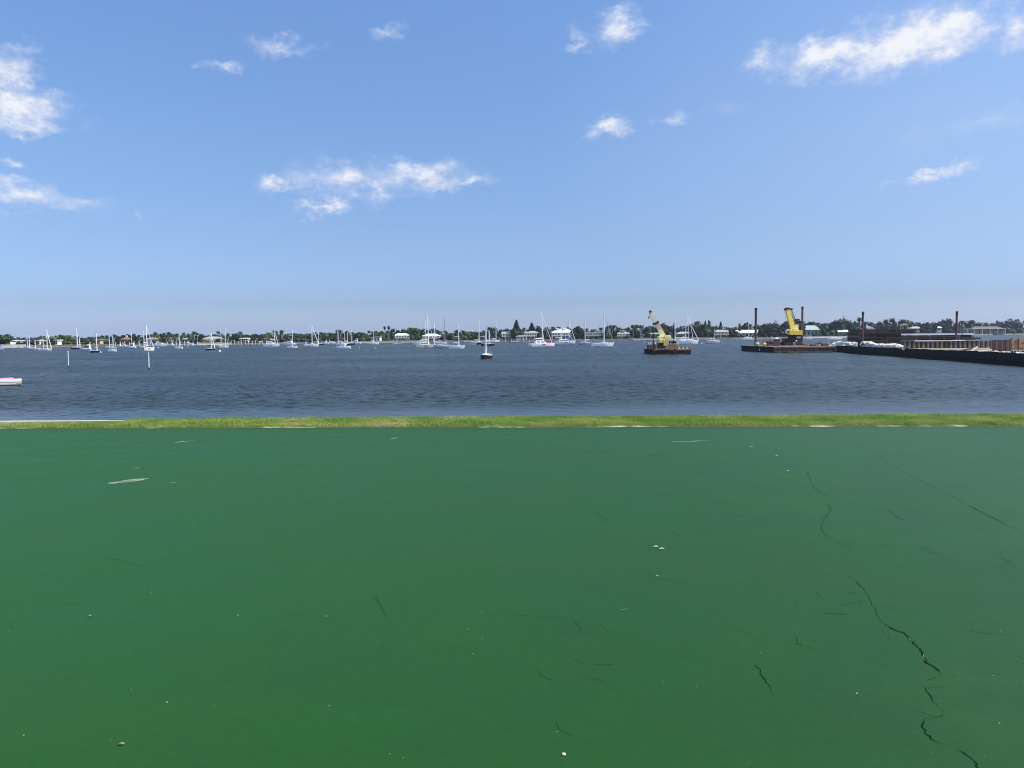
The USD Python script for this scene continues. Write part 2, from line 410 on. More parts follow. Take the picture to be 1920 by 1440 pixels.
usdkit.material(stage, "/World/Looks/water_look", {
    "g": ("geometry", {}),
    "m1": ("mapping", {"scale": (0.9, 1.6, 1.0)}), "m2": ("mapping", {"scale": (2.6, 4.2, 1.0)}), "m3": ("mapping", {"scale": (0.016, 0.045, 1.0)}),
    "t1": ("noise_texture", {"scale": 1.0, "detail": 3.0, "roughness": 0.6}), "t2": ("noise_texture", {"scale": 1.0, "detail": 2.0}), "t3": ("noise_texture", {"scale": 1.0, "detail": 4.0, "roughness": 0.6}),
    "s": ("math", {"math_type": "multiply_add", "value2": 0.35}),
    "gm": ("map_range", {"from_min": 0.3, "from_max": 0.7, "to_min": 0.45, "to_max": 1.0, "clamp": True}),
    "xyz": ("separate_xyz", {}), "calm": ("map_range", {"from_min": 44.0, "from_max": 80.0, "to_min": 0.10, "to_max": 1.0, "clamp": True}),
    "st": ("math", {"math_type": "multiply"}),
    "b": ("bump", {"distance": 0.24}),
    "rg": ("map_range", {"from_min": 0.3, "from_max": 0.7, "to_min": 0.28, "to_max": 0.38, "clamp": True}),
    "r": ("rgb_ramp", {"ramp": [(0.3, (0.013, 0.018, 0.011)), (0.7, (0.017, 0.024, 0.014))]}),
    "rc": ("math", {"math_type": "multiply"}), "cs": ("math", {"math_type": "multiply_add", "value2": 22.0}), "cm": ("map_range", {"from_min": 55.0, "from_max": 65.0, "to_min": 0.7, "to_max": 1.0, "clamp": True}),
    "p": ("principled_bsdf", {"ior": 1.33, "specular_ior_level": 0.5}),
}, [("g.position", "m1.vector"), ("g.position", "m2.vector"), ("g.position", "m3.vector"), ("m1.vector", "t1.vector"), ("m2.vector", "t2.vector"), ("m3.vector", "t3.vector"),
    ("t2.fac", "s.value1"), ("t1.fac", "s.value3"), ("s.value", "b.height"), ("t3.fac", "gm.value"), ("g.position", "xyz.vector"), ("xyz.y", "calm.value"), ("gm.result", "st.value1"), ("calm.result", "st.value2"), ("st.value", "b.strength"),
    ("b.normal", "p.normal"), ("t3.fac", "r.fac"), ("r.color", "p.base_color"), ("t3.fac", "rg.value"), ("rg.result", "rc.value1"), ("t3.fac", "cs.value1"), ("xyz.y", "cs.value3"), ("cs.value", "cm.value"), ("cm.result", "rc.value2"), ("rc.value", "p.roughness")], surface="p.BSDF")
tag(obj("water", water_mesh(), "water_look", smooth=True), kind="structure")

# --- the court
near_edge = [(-500, 808), (0, 804), (300, 803), (640, 802), (960, 801.5), (1280, 800.5), (1600, 800), (1920, 799.5), (2420, 798)]     # where court meets lawn
far_edge = [(-500, 796), (0, 792.5), (140, 791), (260, 789.5), (480, 787.5), (800, 785.5), (960, 785), (1200, 783.5), (1450, 782.5), (1700, 780.5), (1920, 780.5), (2420, 779.5)]


def edge_y(points, x):
    xs = np.array([on_plane(px, py, COURT_Z)[:2] for px, py in points])
    return np.interp(x, xs[:, 0], xs[:, 1])


def court_mesh():
    xs = np.arange(-60, 60.01, 0.5)
    front = np.full_like(xs, -30.0)
    back = edge_y(near_edge, xs) + 0.35
    rows = [0, 0.5, 0.62, 0.7, 0.78, 0.86, 0.94, 1.0]
    v = np.array([[x, a + (b - a) * t, COURT_Z] for t in rows for x, a, b in zip(xs, front, back)])
    k = len(xs)
    f = [[r * k + i, r * k + i + 1, (r + 1) * k + i + 1, (r + 1) * k + i] for r in range(len(rows) - 1) for i in range(k - 1)]
    return v, np.array(f)


usdkit.material(stage, "/World/Looks/court_paint", {
    "g": ("geometry", {}),
    "m1": ("mapping", {"scale": (0.16, 0.22, 1)}), "t1": ("noise_texture", {"scale": 1.0, "detail": 5.0, "roughness": 0.62}),
    "m2": ("mapping", {"scale": (0.5, 0.9, 1)}), "t2": ("noise_texture", {"scale": 1.0, "detail": 5.0, "roughness": 0.65, "distortion": 0.6}),
    "t3": ("noise_texture", {"scale": 90.0, "detail": 3.0, "roughness": 0.7}), "t4": ("noise_texture", {"scale": 9.0, "detail": 4.0, "roughness": 0.7}),
    "r1": ("rgb_ramp", {"ramp": [(0.25, (0.0075, 0.066, 0.0085)), (0.52, (0.0085, 0.064, 0.0045)), (0.80, (0.0150, 0.060, 0.0050))]}),
    "r2": ("rgb_ramp", {"ramp": [(0.35, (0.95, 0.94, 0.95)), (0.5, (1, 1, 1)), (0.68, (1.06, 1.05, 1.07))]}),
    "r4": ("rgb_ramp", {"ramp": [(0.30, (0.93, 0.94, 0.93)), (0.52, (1, 1, 1)), (0.72, (1.08, 1.06, 1.07))]}),
    "fx": ("separate_xyz", {}), "fn": ("math", {"math_type": "multiply_add", "value2": 9.0}), "fm": ("map_range", {"range_type": "smoothstep", "from_min": 7.0, "from_max": 17.0, "to_min": 0.0, "to_max": 0.30, "clamp": True}), "fade": ("mix_color", {"blend_type": "mix", "b": (0.044, 0.116, 0.036)}),
    "a": ("mix_color", {"blend_type": "multiply", "fac": 1.0, "use_clamp": False}), "a2": ("mix_color", {"blend_type": "multiply", "fac": 1.0, "use_clamp": False}),
    "h": ("math", {"math_type": "multiply_add", "value2": 0.4}),
    "b": ("bump", {"strength": 0.5, "distance": 0.012}),
    "rr": ("map_range", {"from_min": 0.3, "from_max": 0.7, "to_min": 0.46, "to_max": 0.56}),
    "p": ("principled_bsdf", {"specular_ior_level": 0.20, "diffuse_roughness": 0.4, "sheen_weight": 0.035, "sheen_roughness": 0.5, "sheen_tint": (0.55, 1.0, 0.5)}),
}, [("g.position", "m1.vector"), ("m1.vector", "t1.vector"), ("g.position", "m2.vector"), ("m2.vector", "t2.vector"), ("g.position", "t3.vector"), ("g.position", "t4.vector"),
    ("t1.fac", "r1.fac"), ("t2.fac", "r2.fac"), ("t4.fac", "r4.fac"), ("g.position", "fx.vector"), ("t2.fac", "fn.value1"), ("fx.x", "fn.value3"), ("fn.value", "fm.value"), ("fm.result", "fade.fac"), ("r1.color", "fade.a"), ("fade.result", "a.a"), ("r2.color", "a.b"), ("a.result", "a2.a"), ("r4.color", "a2.b"), ("a2.result", "p.base_color"),
    ("t4.fac", "h.value1"), ("t3.fac", "h.value3"), ("h.value", "b.height"), ("b.normal", "p.normal"), ("t2.fac", "rr.value"), ("rr.result", "p.roughness")], surface="p.BSDF")
court = UsdGeom.Xform.Define(stage, "/World/green_court").GetPrim()
tag(court, kind="structure")
obj("paved_surface", court_mesh(), "court_paint", court)

look("crack_dark", (0.005, 0.026, 0.009), 1.0, spec=0.0)
look("crack_faint", (0.007, 0.046, 0.010), 1.0, spec=0.0)
look("chipped_edge", (0.10, 0.20, 0.12), 0.9)
look("rust_crumb", (0.20, 0.21, 0.13), 0.9)
CRACKS = [  # (width in millimetres, look, points in the photograph)
    (26, "crack_dark", [(1655, 1169.6), (1675, 1180), (1695, 1188), (1708.6, 1201.6), (1721, 1212), (1730, 1224.5), (1731.5, 1233.7), (1745, 1247.5), (1762, 1262.7), (1767, 1263.4)]),
    (9, "crack_faint", [(1598.6, 1088.6), (1618, 1102), (1626, 1114.6), (1638, 1140), (1655, 1169.6)]),
    (12, "crack_dark", [(1598.6, 1088.6), (1609, 1094), (1618, 1102)]),
    (10, "crack_dark", [(1757.5, 1268), (1746, 1273), (1736, 1276.5)]), (13, "crack_dark", [(1725, 1281), (1732, 1288), (1739, 1295), (1745, 1308.6), (1752, 1319), (1759, 1327)]),
    (12, "crack_dark", [(1768, 1337.6), (1764, 1341), (1757.5, 1343.7), (1746, 1347)]), (18, "crack_dark", [(1733, 1350), (1730, 1357), (1731, 1365), (1734.5, 1372.7), (1748, 1386.5), (1771, 1397)]),
    (15, "crack_dark", [(1786.5, 1403), (1806, 1412.5), (1823, 1423), (1832, 1437), (1840, 1452)]), (7, "crack_faint", [(1771, 1397), (1786.5, 1403)]),
    (7, "crack_faint", [(1767, 1263.4), (1806, 1270)]), (9, "crack_faint", [(1764, 1263), (1757.5, 1268)]), (9, "crack_faint", [(1736, 1276.5), (1728, 1278), (1725, 1281)]), (9, "crack_faint", [(1759, 1327), (1766, 1332), (1768, 1337.6)]), (9, "crack_faint", [(1746, 1347), (1733, 1350)]), (8, "crack_faint", [(1590, 1075), (1594, 1082), (1598.6, 1088.6)]),
    (10, "crack_dark", [(1531, 1149.7), (1546, 1150), (1562, 1151), (1580, 1151.6), (1598.6, 1152.8)]), (8, "crack_faint", [(1598.6, 1152.8), (1629, 1156)]),
    (14, "crack_dark", [(1415, 1244.5), (1423, 1256.7), (1430.6, 1272), (1438, 1284), (1446, 1295)]),
    (9, "crack_faint", [(1797, 1177), (1843, 1186), (1892, 1192.5)]), (10, "crack_dark", [(1835, 1184.5), (1862, 1188.5)]),
    (11, "crack_dark", [(1400, 1187), (1407.6, 1190)]), (9, "crack_dark", [(1488.6, 1194), (1495, 1203), (1501, 1214)]), (8, "crack_faint", [(1559, 1230), (1580, 1238)]), (8, "crack_faint", [(1627.6, 1240), (1650, 1246), (1670, 1255)]),
    (10, "crack_dark", [(1488.6, 1128), (1493, 1139)]), (8, "crack_faint", [(1565, 1012), (1580, 1021), (1595.5, 1030.5)]), (9, "crack_dark", [(1883, 1065.7), (1901, 1076)]), (9, "crack_dark", [(1901, 1123.7), (1926, 1126)]),
    (10, "crack_dark", [(1069.6, 1160), (1077, 1165), (1083, 1172.6), (1089.4, 1187)]), (10, "crack_dark", [(1066.5, 1233.7), (1080, 1240), (1095.5, 1246)]), (8, "crack_faint", [(1095.5, 1246), (1129, 1248), (1157, 1247)]),
    (11, "crack_dark", [(976, 1310), (988.6, 1314.7)]), (10, "crack_dark", [(1001, 1312.6), (1010, 1314)]), (6, "crack_faint", [(1010, 1314), (1034, 1318)]),
    (11, "crack_dark", [(1358, 1169.6), (1367, 1171)]), (9, "crack_dark", [(1376, 1178), (1386, 1183), (1407, 1190)]), (7, "crack_faint", [(946, 1150), (1000, 1155), (1047, 1159), (1069, 1160)]),
    (8, "crack_faint", [(698, 1115.6), (712.5, 1134), (726.6, 1162.5)]), (9, "crack_dark", [(719.5, 1209), (716, 1221)]), (9, "crack_faint", [(0, 1223), (24, 1219), (47, 1213)]),
    (13, "crack_faint", [(1665, 955), (1685, 972.5), (1705, 980)]), (14, "crack_faint", [(1512, 882), (1525, 912), (1538, 925), (1552, 932)]), (16, "crack_faint", [(1553, 945), (1557, 957), (1542, 977), (1540, 992), (1548, 1004), (1565, 1012)]),
    (12, "crack_dark", [(1592, 922), (1597, 929)]), (12, "crack_faint", [(1677, 940), (1692, 951)]), (14, "crack_faint", [(1902, 862), (1926, 873)]), (26, "crack_dark", [(1771, 882), (1777, 884)]),
    (9, "crack_faint", [(187.5, 1046), (225, 1050), (272, 1062)]), (9, "crack_faint", [(125, 1132), (153, 1133)]), (8, "crack_dark", [(1238, 1143), (1262, 1150)]),
    (10, "crack_faint", [(1100, 955), (1128, 966), (1142, 980)]), (8, "crack_faint", [(1205, 1066), (1225, 1083), (1262, 1090), (1300, 1096)]), (9, "crack_dark", [(1440, 1098), (1449, 1106)]),
    (9, "crack_faint", [(1858, 1036), (1883, 1048), (1905, 1066)]), (9, "crack_faint", [(1735, 1028), (1775, 1046), (1800, 1056)]), (10, "crack_dark", [(1895, 1225), (1920, 1236)]), (8, "crack_faint", [(1415, 1205), (1432, 1216)]),
]


def ribbon(pts, width, r, z, ragged=0.5, step=0.04):
    """A narrow, uneven strip along points on the ground."""
    P = np.array(pts)[:, :2]
    d = np.r_[0, np.cumsum(np.linalg.norm(np.diff(P, axis=0), axis=1))]
    n = max(4, int(d[-1] / step))
    s = np.linspace(0, d[-1], n)
    Q = np.c_[np.interp(s, d, P[:, 0]), np.interp(s, d, P[:, 1])]
    Q[1:-1] += r.normal(0, 0.011, (n - 2, 2)) + 0.03 * (meshkit.fbm(np.c_[Q[1:-1] * 5, np.zeros(n - 2)], 2, 3)[:, None] - 0.5)
    t = np.gradient(Q, axis=0)
    t /= np.linalg.norm(t, axis=1, keepdims=True) + 1e-9
    nrm = np.c_[-t[:, 1], t[:, 0]]
    w = width / 2 * (1 + ragged * (r.random(n) * 2 - 1)) * np.minimum(1, np.minimum(np.arange(n), n - 1 - np.arange(n)) / 3 + 0.15)
    v = np.vstack([np.c_[Q + nrm * w[:, None], np.full(n, z)], np.c_[Q - nrm * w[:, None], np.full(n, z)]])
    f = np.array([[i, n + i, n + i + 1, i + 1] for i in range(n - 1)])
    return v, f


for k, (mm, mat, pts) in enumerate(CRACKS):
    obj("crack", ribbon([on_plane(x, y, COURT_Z) for x, y in pts], mm / 1000 * (0.78 if mm > 14 and mat == "crack_dark" else 0.62 if mat == "crack_dark" else 0.55 if mm < 12 else 0.42), rng, COURT_Z + 0.004 + 0.0003 * (k % 5)), mat, court)
hr = np.random.default_rng(41)
for k in range(55):                                # hairlines, most of them in the right half
    px, py = (hr.uniform(1000, 1930) if hr.random() < 0.92 else hr.uniform(0, 1000)), 845 + 560 * hr.random() ** 1.3
    a = on_plane(px, py, COURT_Z)
    th, ln = hr.normal(-0.5, 0.5), hr.uniform(0.12, 0.55) * min(2.0, a[1] / 9)
    pts = [a + np.array([math.cos(th), math.sin(th), 0]) * ln * q + np.array([-math.sin(th), math.cos(th), 0]) * hr.normal(0, 0.05) * ln for q in (0, 0.35, 0.7, 1)]
    obj("crack", ribbon(pts, hr.uniform(0.0025, 0.0045) * min(2.2, max(1, a[1] / 9)), hr, COURT_Z + 0.0035 + 0.0002 * (k % 3)), "crack_faint", court)
# chipped lips beside the widest crack
for (x0, y0), (x1, y1) in [((1729, 1226), (1735, 1240)), ((1700, 1195), (1709, 1204))]:
    obj("chipped_paint", ribbon([on_plane(x0 + 2.5, y0, COURT_Z), on_plane(x1 + 2.5, y1, COURT_Z)], 0.012, rng, COURT_Z + 0.006), "rust_crumb", court)

# the long seam: a low ridge in the paving
seam_pts = [on_plane(x, y, COURT_Z) for x, y in [(1600, 828), (1630, 840), (1690, 879), (1727.5, 900), (1790, 930), (1817.5, 947.5), (1850, 965), (1885, 982.5), (1920, 997), (1990, 1030)]]
def ridge(pts, half, height):
    P = np.array(pts)[:, :2]
    t = np.gradient(P, axis=0)
    t /= np.linalg.norm(t, axis=1, keepdims=True)
    nrm = np.c_[-t[:, 1], t[:, 0]]
    rings = [np.array([[*(p + n * o), COURT_Z + h] for o, h in ((half, -0.01), (half * 0.35, height), (-half * 0.35, height), (-half, -0.01))]) for p, n in zip(P, nrm)]
    return MB().loft(rings, close=True)
obj("seam_ridge", ridge(seam_pts, 0.10, 0.0032), "court_paint", court)
obj("crack", ribbon(seam_pts[5:8], 0.012, rng, COURT_Z + 0.0065), "crack_faint", court)

# scuffed bare patches
usdkit.material(stage, "/World/Looks/scuff", {
    "g": ("geometry", {}), "m": ("mapping", {"scale": (7, 16, 1)}), "t": ("noise_texture", {"scale": 1.0, "detail": 6.0, "roughness": 0.75}),
    "r": ("map_range", {"from_min": 0.38, "from_max": 0.70, "clamp": True}), "p": ("principled_bsdf", {"base_color": (0.58, 0.58, 0.50), "roughness": 0.9}), "tr": ("transparent_bsdf", {}), "mx": ("mix_closure", {})},
    [("g.position", "m.vector"), ("m.vector", "t.vector"), ("t.fac", "r.value"), ("r.result", "mx.fac"), ("tr.BSDF", "mx.closure1"), ("p.BSDF", "mx.closure2")], surface="mx.closure")
for pts, w, mat in [([(203, 906.5), (225, 904), (250, 901), (279, 897.5)], 0.42, "scuff"), ([(207, 905.6), (240, 902), (266, 899.3)], 0.30, "scuff"), ([(214, 905), (248, 901.2), (262, 899.6)], 0.10, "scuff"), ([(249, 878.5), (262, 877)], 0.12, "scuff"), ([(326, 830), (345, 828), (364, 826.5)], 0.14, "scuff"),
                    ([(1258, 828.5), (1290, 828), (1330, 825.5)], 0.06, "scuff"), ([(732, 822.5), (745, 821)], 0.15, "scuff"), ([(618, 824), (624, 823.6)], 0.15, "scuff"), ([(1405, 837), (1414, 836.4)], 0.12, "scuff"), ([(316, 905.5), (330, 904.5)], 0.10, "scuff"),
                    ([(1160, 1144.6), (1175, 1142)], 0.012, "scuff")]:
    obj("worn_patch", ribbon([on_plane(x, y, COURT_Z) for x, y in pts], w, rng, COURT_Z + 0.0045, 0.7, 0.12), mat, court)

# pale grit scattered over the court: nobody could count it
def grit_mesh():
    g = MB()
    r = np.random.default_rng(9)
    for k in range(620):
        px, py = r.uniform(-80, 2000), 815 + 640 * r.random() ** 0.8
        if meshkit.noise(np.array([px / 140, py / 60, 0.5]), 2) < 0.42 and r.random() < 0.7:
            continue
        p = on_plane(px, py, COURT_Z)
        s = min(0.008, 0.0018 * (1 + 1.2 * r.random() ** 4 * 2.5) * max(1.0, p[1] / 9))
        a = r.random(4) * 0.8 + np.arange(4) * 1.57
        v = [[p[0] + s * math.cos(t) * q, p[1] + s * math.sin(t) * q, COURT_Z + 0.0035] for t, q in zip(a, 0.6 + r.random(4) * 0.8)] + [[p[0], p[1], COURT_Z + 0.003 + s * 0.7]]
        g.add(v, [[0, 1, 4], [1, 2, 4], [2, 3, 4], [3, 0, 4]])
    return g
look("pale_grit", (0.55, 0.54, 0.48), 0.9)
tag(obj("grit", grit_mesh(), "pale_grit"), "pale grit scattered over the green court", "grit", kind="stuff")

look("pale_stone", (0.62, 0.55, 0.46), 0.85)
p = on_plane(1057, 1416, COURT_Z)
t = thing("pebble", "small pale pebble lying on the green court near the photo's bottom edge", "pebble", (p[0], p[1], COURT_Z))
obj("stone", MB().ball((0, 0, 0.008), 0.014, 2, (1.15, 0.9, 0.75), 0.10, np.random.default_rng(2)), "pale_stone", t, smooth=True)
look("dried_leaf", (0.60, 0.60, 0.50), 0.8)
look("brown_leaf", (0.30, 0.22, 0.12), 0.8)
def leaf(w, l):
    u = np.linspace(0, 1, 7)
    wd = w * np.sin(np.pi * np.clip(u, 0.04, 0.97)) ** 0.8
    z = 0.006 + 0.012 * np.sin(u * 3.0)
    v = np.vstack([np.c_[l * (u - .5), wd, z + .006], np.c_[l * (u - .5), 0 * u, z], np.c_[l * (u - .5), -wd, z + .005]])
    return v, np.array([[r * 7 + i, r * 7 + i + 1, (r + 1) * 7 + i + 1, (r + 1) * 7 + i] for r in range(2) for i in range(6)])
for px, py, mat, l, lab in [(1230, 1026.5, "dried_leaf", 0.11, "pale dried leaf on the court, left one of a pair lying close together"), (1241, 1030.5, "dried_leaf", 0.11, "pale dried leaf on the court, right one of a pair lying close together"), (1232.5, 1082, "dried_leaf", 0.05, "tiny pale leaf alone just below the pair of pale leaves"),
                            (228, 1398, "brown_leaf", 0.07, "tan curled leaf near the court's lower left corner"), (168, 1157, "brown_leaf", 0.07, "small light brown leaf on the left of the court"), (1607, 1304, "dried_leaf", 0.03, "round white scrap on the court left of the long crack"), (612, 1158, "dried_leaf", 0.035, "white scrap on the court left of the middle"), (1457, 855.5, "dried_leaf", 0.10, "white scrap near the lawn, upper one of two"), (1478, 884, "dried_leaf", 0.10, "white scrap near the lawn, lower one of two")]:
    p = on_plane(px, py, COURT_Z)
    t = tag(obj("fallen_leaf" if "leaf" in lab else "paper_scrap", (np.array(leaf(l * 0.15, l * 0.75)[0]) + [p[0], p[1], COURT_Z], leaf(l * 0.15, l * 0.75)[1]), mat), lab, "leaf" if "leaf" in lab else "scrap")

# --- sandy fringe and lawn ground
look("sandy_soil", (0.085, 0.075, 0.035), 0.95, vary=(0.52, 0.47, 0.36), scale=0.42, lo=0.54, hi=0.64, bump=0.4, bump_scale=25)
def lawn_ground():
    xs = np.arange(-30, 30.01, 0.08)
    n0 = edge_y(near_edge, xs) - 0.02 + 0.20 * (meshkit.fbm(np.c_[xs * 0.9, 0 * xs, 0 * xs], 4, 3) - 0.5) + 0.03 * (meshkit.noise(np.c_[xs * 9, 0 * xs, 0 * xs], 4) - .5)
    n1 = edge_y(far_edge, xs)
    rows = [(n0, COURT_Z + 0.003), (n0 + 0.10, COURT_Z + 0.012), (n0 + 0.22, LAWN_Z), (n1 - 0.4, LAWN_Z), (n1, LAWN_Z - 0.01), (n1 + 0.02, LAWN_Z - 0.3)]
    k = len(xs)
    v = np.vstack([np.c_[xs, y, np.full(k, z)] for y, z in rows])
    return v, np.array([[r * k + i, r * k + i + 1, (r + 1) * k + i + 1, (r + 1) * k + i] for r in range(len(rows) - 1) for i in range(k - 1)]), xs, n0, n1
lg = lawn_ground()
tag(obj("lawn_soil", lg[:2], "sandy_soil"), kind="structure")

usdkit.material(stage, "/World/Looks/grass_look", {
    "g": ("geometry", {}), "t": ("noise_texture", {"scale": 0.55, "detail": 4.0, "roughness": 0.6}), "t2": ("noise_texture", {"scale": 19.0, "detail": 1.0}), "ad": ("math", {"math_type": "multiply_add", "value2": 0.6, "value3": -0.30}), "sm": ("math", {"math_type": "add"}),
    "rnd": ("map_range", {"from_min": 0.0, "from_max": 1.0, "to_min": -0.12, "to_max": 0.12}), "sm2": ("math", {"math_type": "add"}),
    "r": ("rgb_ramp", {"ramp": [(0.24, (0.17, 0.30, 0.05)), (0.44, (0.32, 0.40, 0.09)), (0.58, (0.46, 0.45, 0.17)), (0.74, (0.62, 0.54, 0.31))]}),
    "d": ("principled_bsdf", {"roughness": 0.6, "specular_ior_level": 0.3}), "tr": ("translucent_bsdf", {}), "mx": ("mix_closure", {"fac": 0.35})},
    [("g.position", "t.vector"), ("g.position", "t2.vector"), ("t2.fac", "ad.value1"), ("t.fac", "sm.value1"), ("ad.value", "sm.value2"), ("g.random_per_island", "rnd.value"), ("sm.value", "sm2.value1"), ("rnd.result", "sm2.value2"), ("sm2.value", "r.fac"), ("r.color", "d.base_color"), ("r.color", "tr.color"), ("d.BSDF", "mx.closure1"), ("tr.BSDF", "mx.closure2")], surface="mx.closure")
def grass_mesh(count=230000):
    r = np.random.default_rng(21)
    xs, n0, n1 = lg[2:]
    x = r.uniform(-24, 24, count)
    a, b = np.interp(x, xs, n0), np.interp(x, xs, n1)
    t = r.random(count)
    y = a + 0.01 + (b - a - 0.01) * t
    bare = meshkit.fbm(np.c_[x * 0.8, y * 1.5, 0 * x], 4, 8)
    edge = np.clip((y - a) / 0.28, 0, 1)
    keep = r.random(count) < np.clip((edge * 0.95 + 0.14) - 1.5 * np.clip(bare - 0.58, 0, 1), 0.05, 1)
    x, y, edge, bare = x[keep], y[keep], edge[keep], bare[keep]
    n = len(x)
    tuft = 0.5 * meshkit.fbm(np.c_[x * 3.0, y * 3.0, 0 * x], 2, 6) + 0.5 * meshkit.noise(np.c_[x * 11.0, y * 11.0, 0 * x], 7)
    short = np.where(x < -14.5, np.clip((np.interp(x, xs, n1) - y) / 1.6, 0.18, 1), 1.0)
    h = short * (0.025 + 0.105 * tuft ** 1.5 * 1.3 + 0.035 * r.random(n)) * (0.55 + 0.45 * edge)
    az, w = r.random(n) * 6.283, 0.010 + 0.006 * r.random(n)
    lean = h * (0.25 + 0.7 * r.random(n))
    la = r.random(n) * 6.283
    z0 = np.full(n, LAWN_Z - 0.012)
    dx, dy = np.cos(az) * w / 2, np.sin(az) * w / 2
    lx, ly = np.cos(la) * lean, np.sin(la) * lean
    v = np.stack([np.c_[x - dx, y - dy, z0], np.c_[x + dx, y + dy, z0], np.c_[x + dx * .7 + lx * .4, y + dy * .7 + ly * .4, z0 + h * .62], np.c_[x + lx, y + ly, z0 + h]], 1).reshape(-1, 3)
    i = np.arange(n)[:, None] * 4
    return v, np.vstack([i + [0, 1, 2], i + [0, 2, 3]])
tag(obj("lawn_grass", grass_mesh(), "grass_look"), "strip of short grass between the green court and the water", "grass", kind="stuff")

# --- the sea wall at the lawn's far edge; its pale cap shows at the left
look("wall_cap", (0.46, 0.45, 0.40), 0.8, vary=(0.36, 0.35, 0.31), scale=1.0)
sw = thing("sea_wall", "white concrete sea wall capping the far edge of the lawn", "sea wall")
cap, wall = MB(), MB()
cx = np.linspace(-40, 40, 9)
L0, L1 = np.array([-21.5, edge_y(far_edge, -21.5)]), np.array([21.5, edge_y(far_edge, 21.5)])
ycap = lambda x: np.interp(x, [-40, -21.5, -14.5, 0, 40], [edge_y(far_edge, -21.5) + 0.3, edge_y(far_edge, -21.5) + 0.02, edge_y(far_edge, -14.5) + 0.02, edge_y(far_edge, 0) + 0.03, edge_y(far_edge, 20) + 0.05])
cxs = np.arange(-40, 40.1, 2.0)
for j, (xa, xb) in enumerate(zip(cxs[:-1], cxs[1:])):
    ya, yb = ycap(xa), ycap(xb)
    q = lambda off, z: [[xa + 0.004, ya + off, z], [xb - 0.004, yb + off, z]]
    za, zb = (LAWN_Z + float(np.interp(q, [-40, -22, -15.5, -13.5, -12], [0.010, 0.010, -0.004, -0.05, -0.12])) for q in (xa, xb))
    rings = [np.array([[q + o, y, z - .25], [q + o, y, z - .02], [q + o, y + .02, z], [q + o, y + .27, z], [q + o, y + .29, z - .02], [q + o, y + .29, z - .25]]) for q, o, y, z in ((xa, .004, ya, za), (xb, -.004, yb, zb))]
    obj("cap_stone", MB().loft(rings), "wall_cap", sw)
    wall.loft([np.array([[x_, y_ + .05, -1], [x_, y_ + .05, z_ - .252], [x_, y_ + .26, z_ - .252], [x_, y_ + .26, -1]]) for x_, y_, z_ in ((xa, ya, za), (xb, yb, zb))])
obj("wall", wall, "concrete", sw)

# ------------------------------------------------------------------ the far shore: land, sea walls, houses, trees
SHORE = [(-400, 380), (0, 400), (300, 450), (520, 480), (680, 500), (900, 530), (1130, 560), (1380, 590), (1500, 620), (1640, 680), (1760, 800), (1920, 960), (2320, 1300)]
LAND_Z = 1.3


def shore_d(px):
    return float(np.interp(px, [a for a, _ in SHORE], [b for _, b in SHORE]))


def shore_pt(px, off=0.0, z=LAND_Z):
    d = shore_d(px) + off
    return np.array([x_at(px, d), d, z])


def land_mesh():
    pxs = np.arange(-400, 2321, 20)
    P = np.array([shore_pt(p) for p in pxs])
    k = len(pxs)
    rows = [np.c_[P[:, 0], P[:, 1] + 0.3, np.full(k, -1.0)], np.c_[P[:, 0], P[:, 1] + 0.35, np.full(k, 0.9)], np.c_[P[:, 0] * 1.01, P[:, 1] + 6, np.full(k, LAND_Z)], np.c_[P[:, 0] * 1.1, P[:, 1] + 150, np.full(k, LAND_Z + 0.4)], np.c_[P[:, 0] * 3 , np.full(k, 6200.0), np.full(k, LAND_Z + 0.4)]]
    v = np.vstack(rows)
    return v, np.array([[r * k + i, r * k + i + 1, (r + 1) * k + i + 1, (r + 1) * k + i] for r in range(4) for i in range(k - 1)])


look("shore_turf", (0.055, 0.085, 0.025), 0.95, vary=(0.11, 0.10, 0.045), scale=0.08)
tag(obj("far_shore", land_mesh(), "shore_turf"), kind="structure")

WALLS = [(-60, 47, "pale_concrete", 1.9, "cream low wall along the beach at the photo's left edge"), (47, 215, "weathered_timber", 1.1, "brownish low sea wall behind the leftmost moored boats"), (216, 369, "concrete", 1.3, "grey sea wall behind the big catamaran with the dark window at left"),
         (370, 432, "cream_stucco", 1.5, "tan sea wall below the big white arcaded house"), (433, 674, "concrete", 1.3, "grey sea wall behind the white-piled docks and the boats right of them"), (675, 803, "pale_concrete", 1.5, "pale sea wall below the white hip-roofed house pair"),
         (804, 869, "concrete", 1.3, "grey sea wall behind the cream catamaran cluster"), (870, 931, "pale_concrete", 1.3, "pale short sea wall right of the brown-masted boat"), (932, 1185, "concrete", 1.1, "grey sea wall below the white mansion with twin dormers"),
         (1186, 1335, "pale_concrete", 1.6, "pale sea wall behind the small crane barge"), (1336, 1500, "concrete", 1.4, "grey sea wall below the pinkish house"), (1501, 1603, "pale_concrete", 1.6, "pale sea wall right of the large yellow crane"), (1604, 2000, "concrete", 1.6, "grey sea wall at the far right behind the rusty stacks")]
for a, b, mat, hgt, lab in WALLS:
    base = shore_pt((a + b) / 2, 0, 0)
    t = thing("far_sea_wall", lab, "sea wall", base)
    w, c = MB(), MB()
    pp = np.linspace(a, b, max(3, int((b - a) / 12)))
    S = [shore_pt(p, -0.5, 0) - base for p in pp]
    w.loft([np.array([[s[0], s[1], -1.0], [s[0], s[1], hgt - 0.22], [s[0], s[1] + 0.6, hgt - 0.22], [s[0], s[1] + 0.6, -1.0]]) for s in S])
    c.loft([np.array([[s[0], s[1] - 0.15, hgt - 0.217], [s[0], s[1] - 0.15, hgt], [s[0], s[1] + 0.75, hgt], [s[0], s[1] + 0.75, hgt - 0.217]]) for s in S])
    obj("wall_face", w, mat, t)
    obj("coping", c, mat, t)

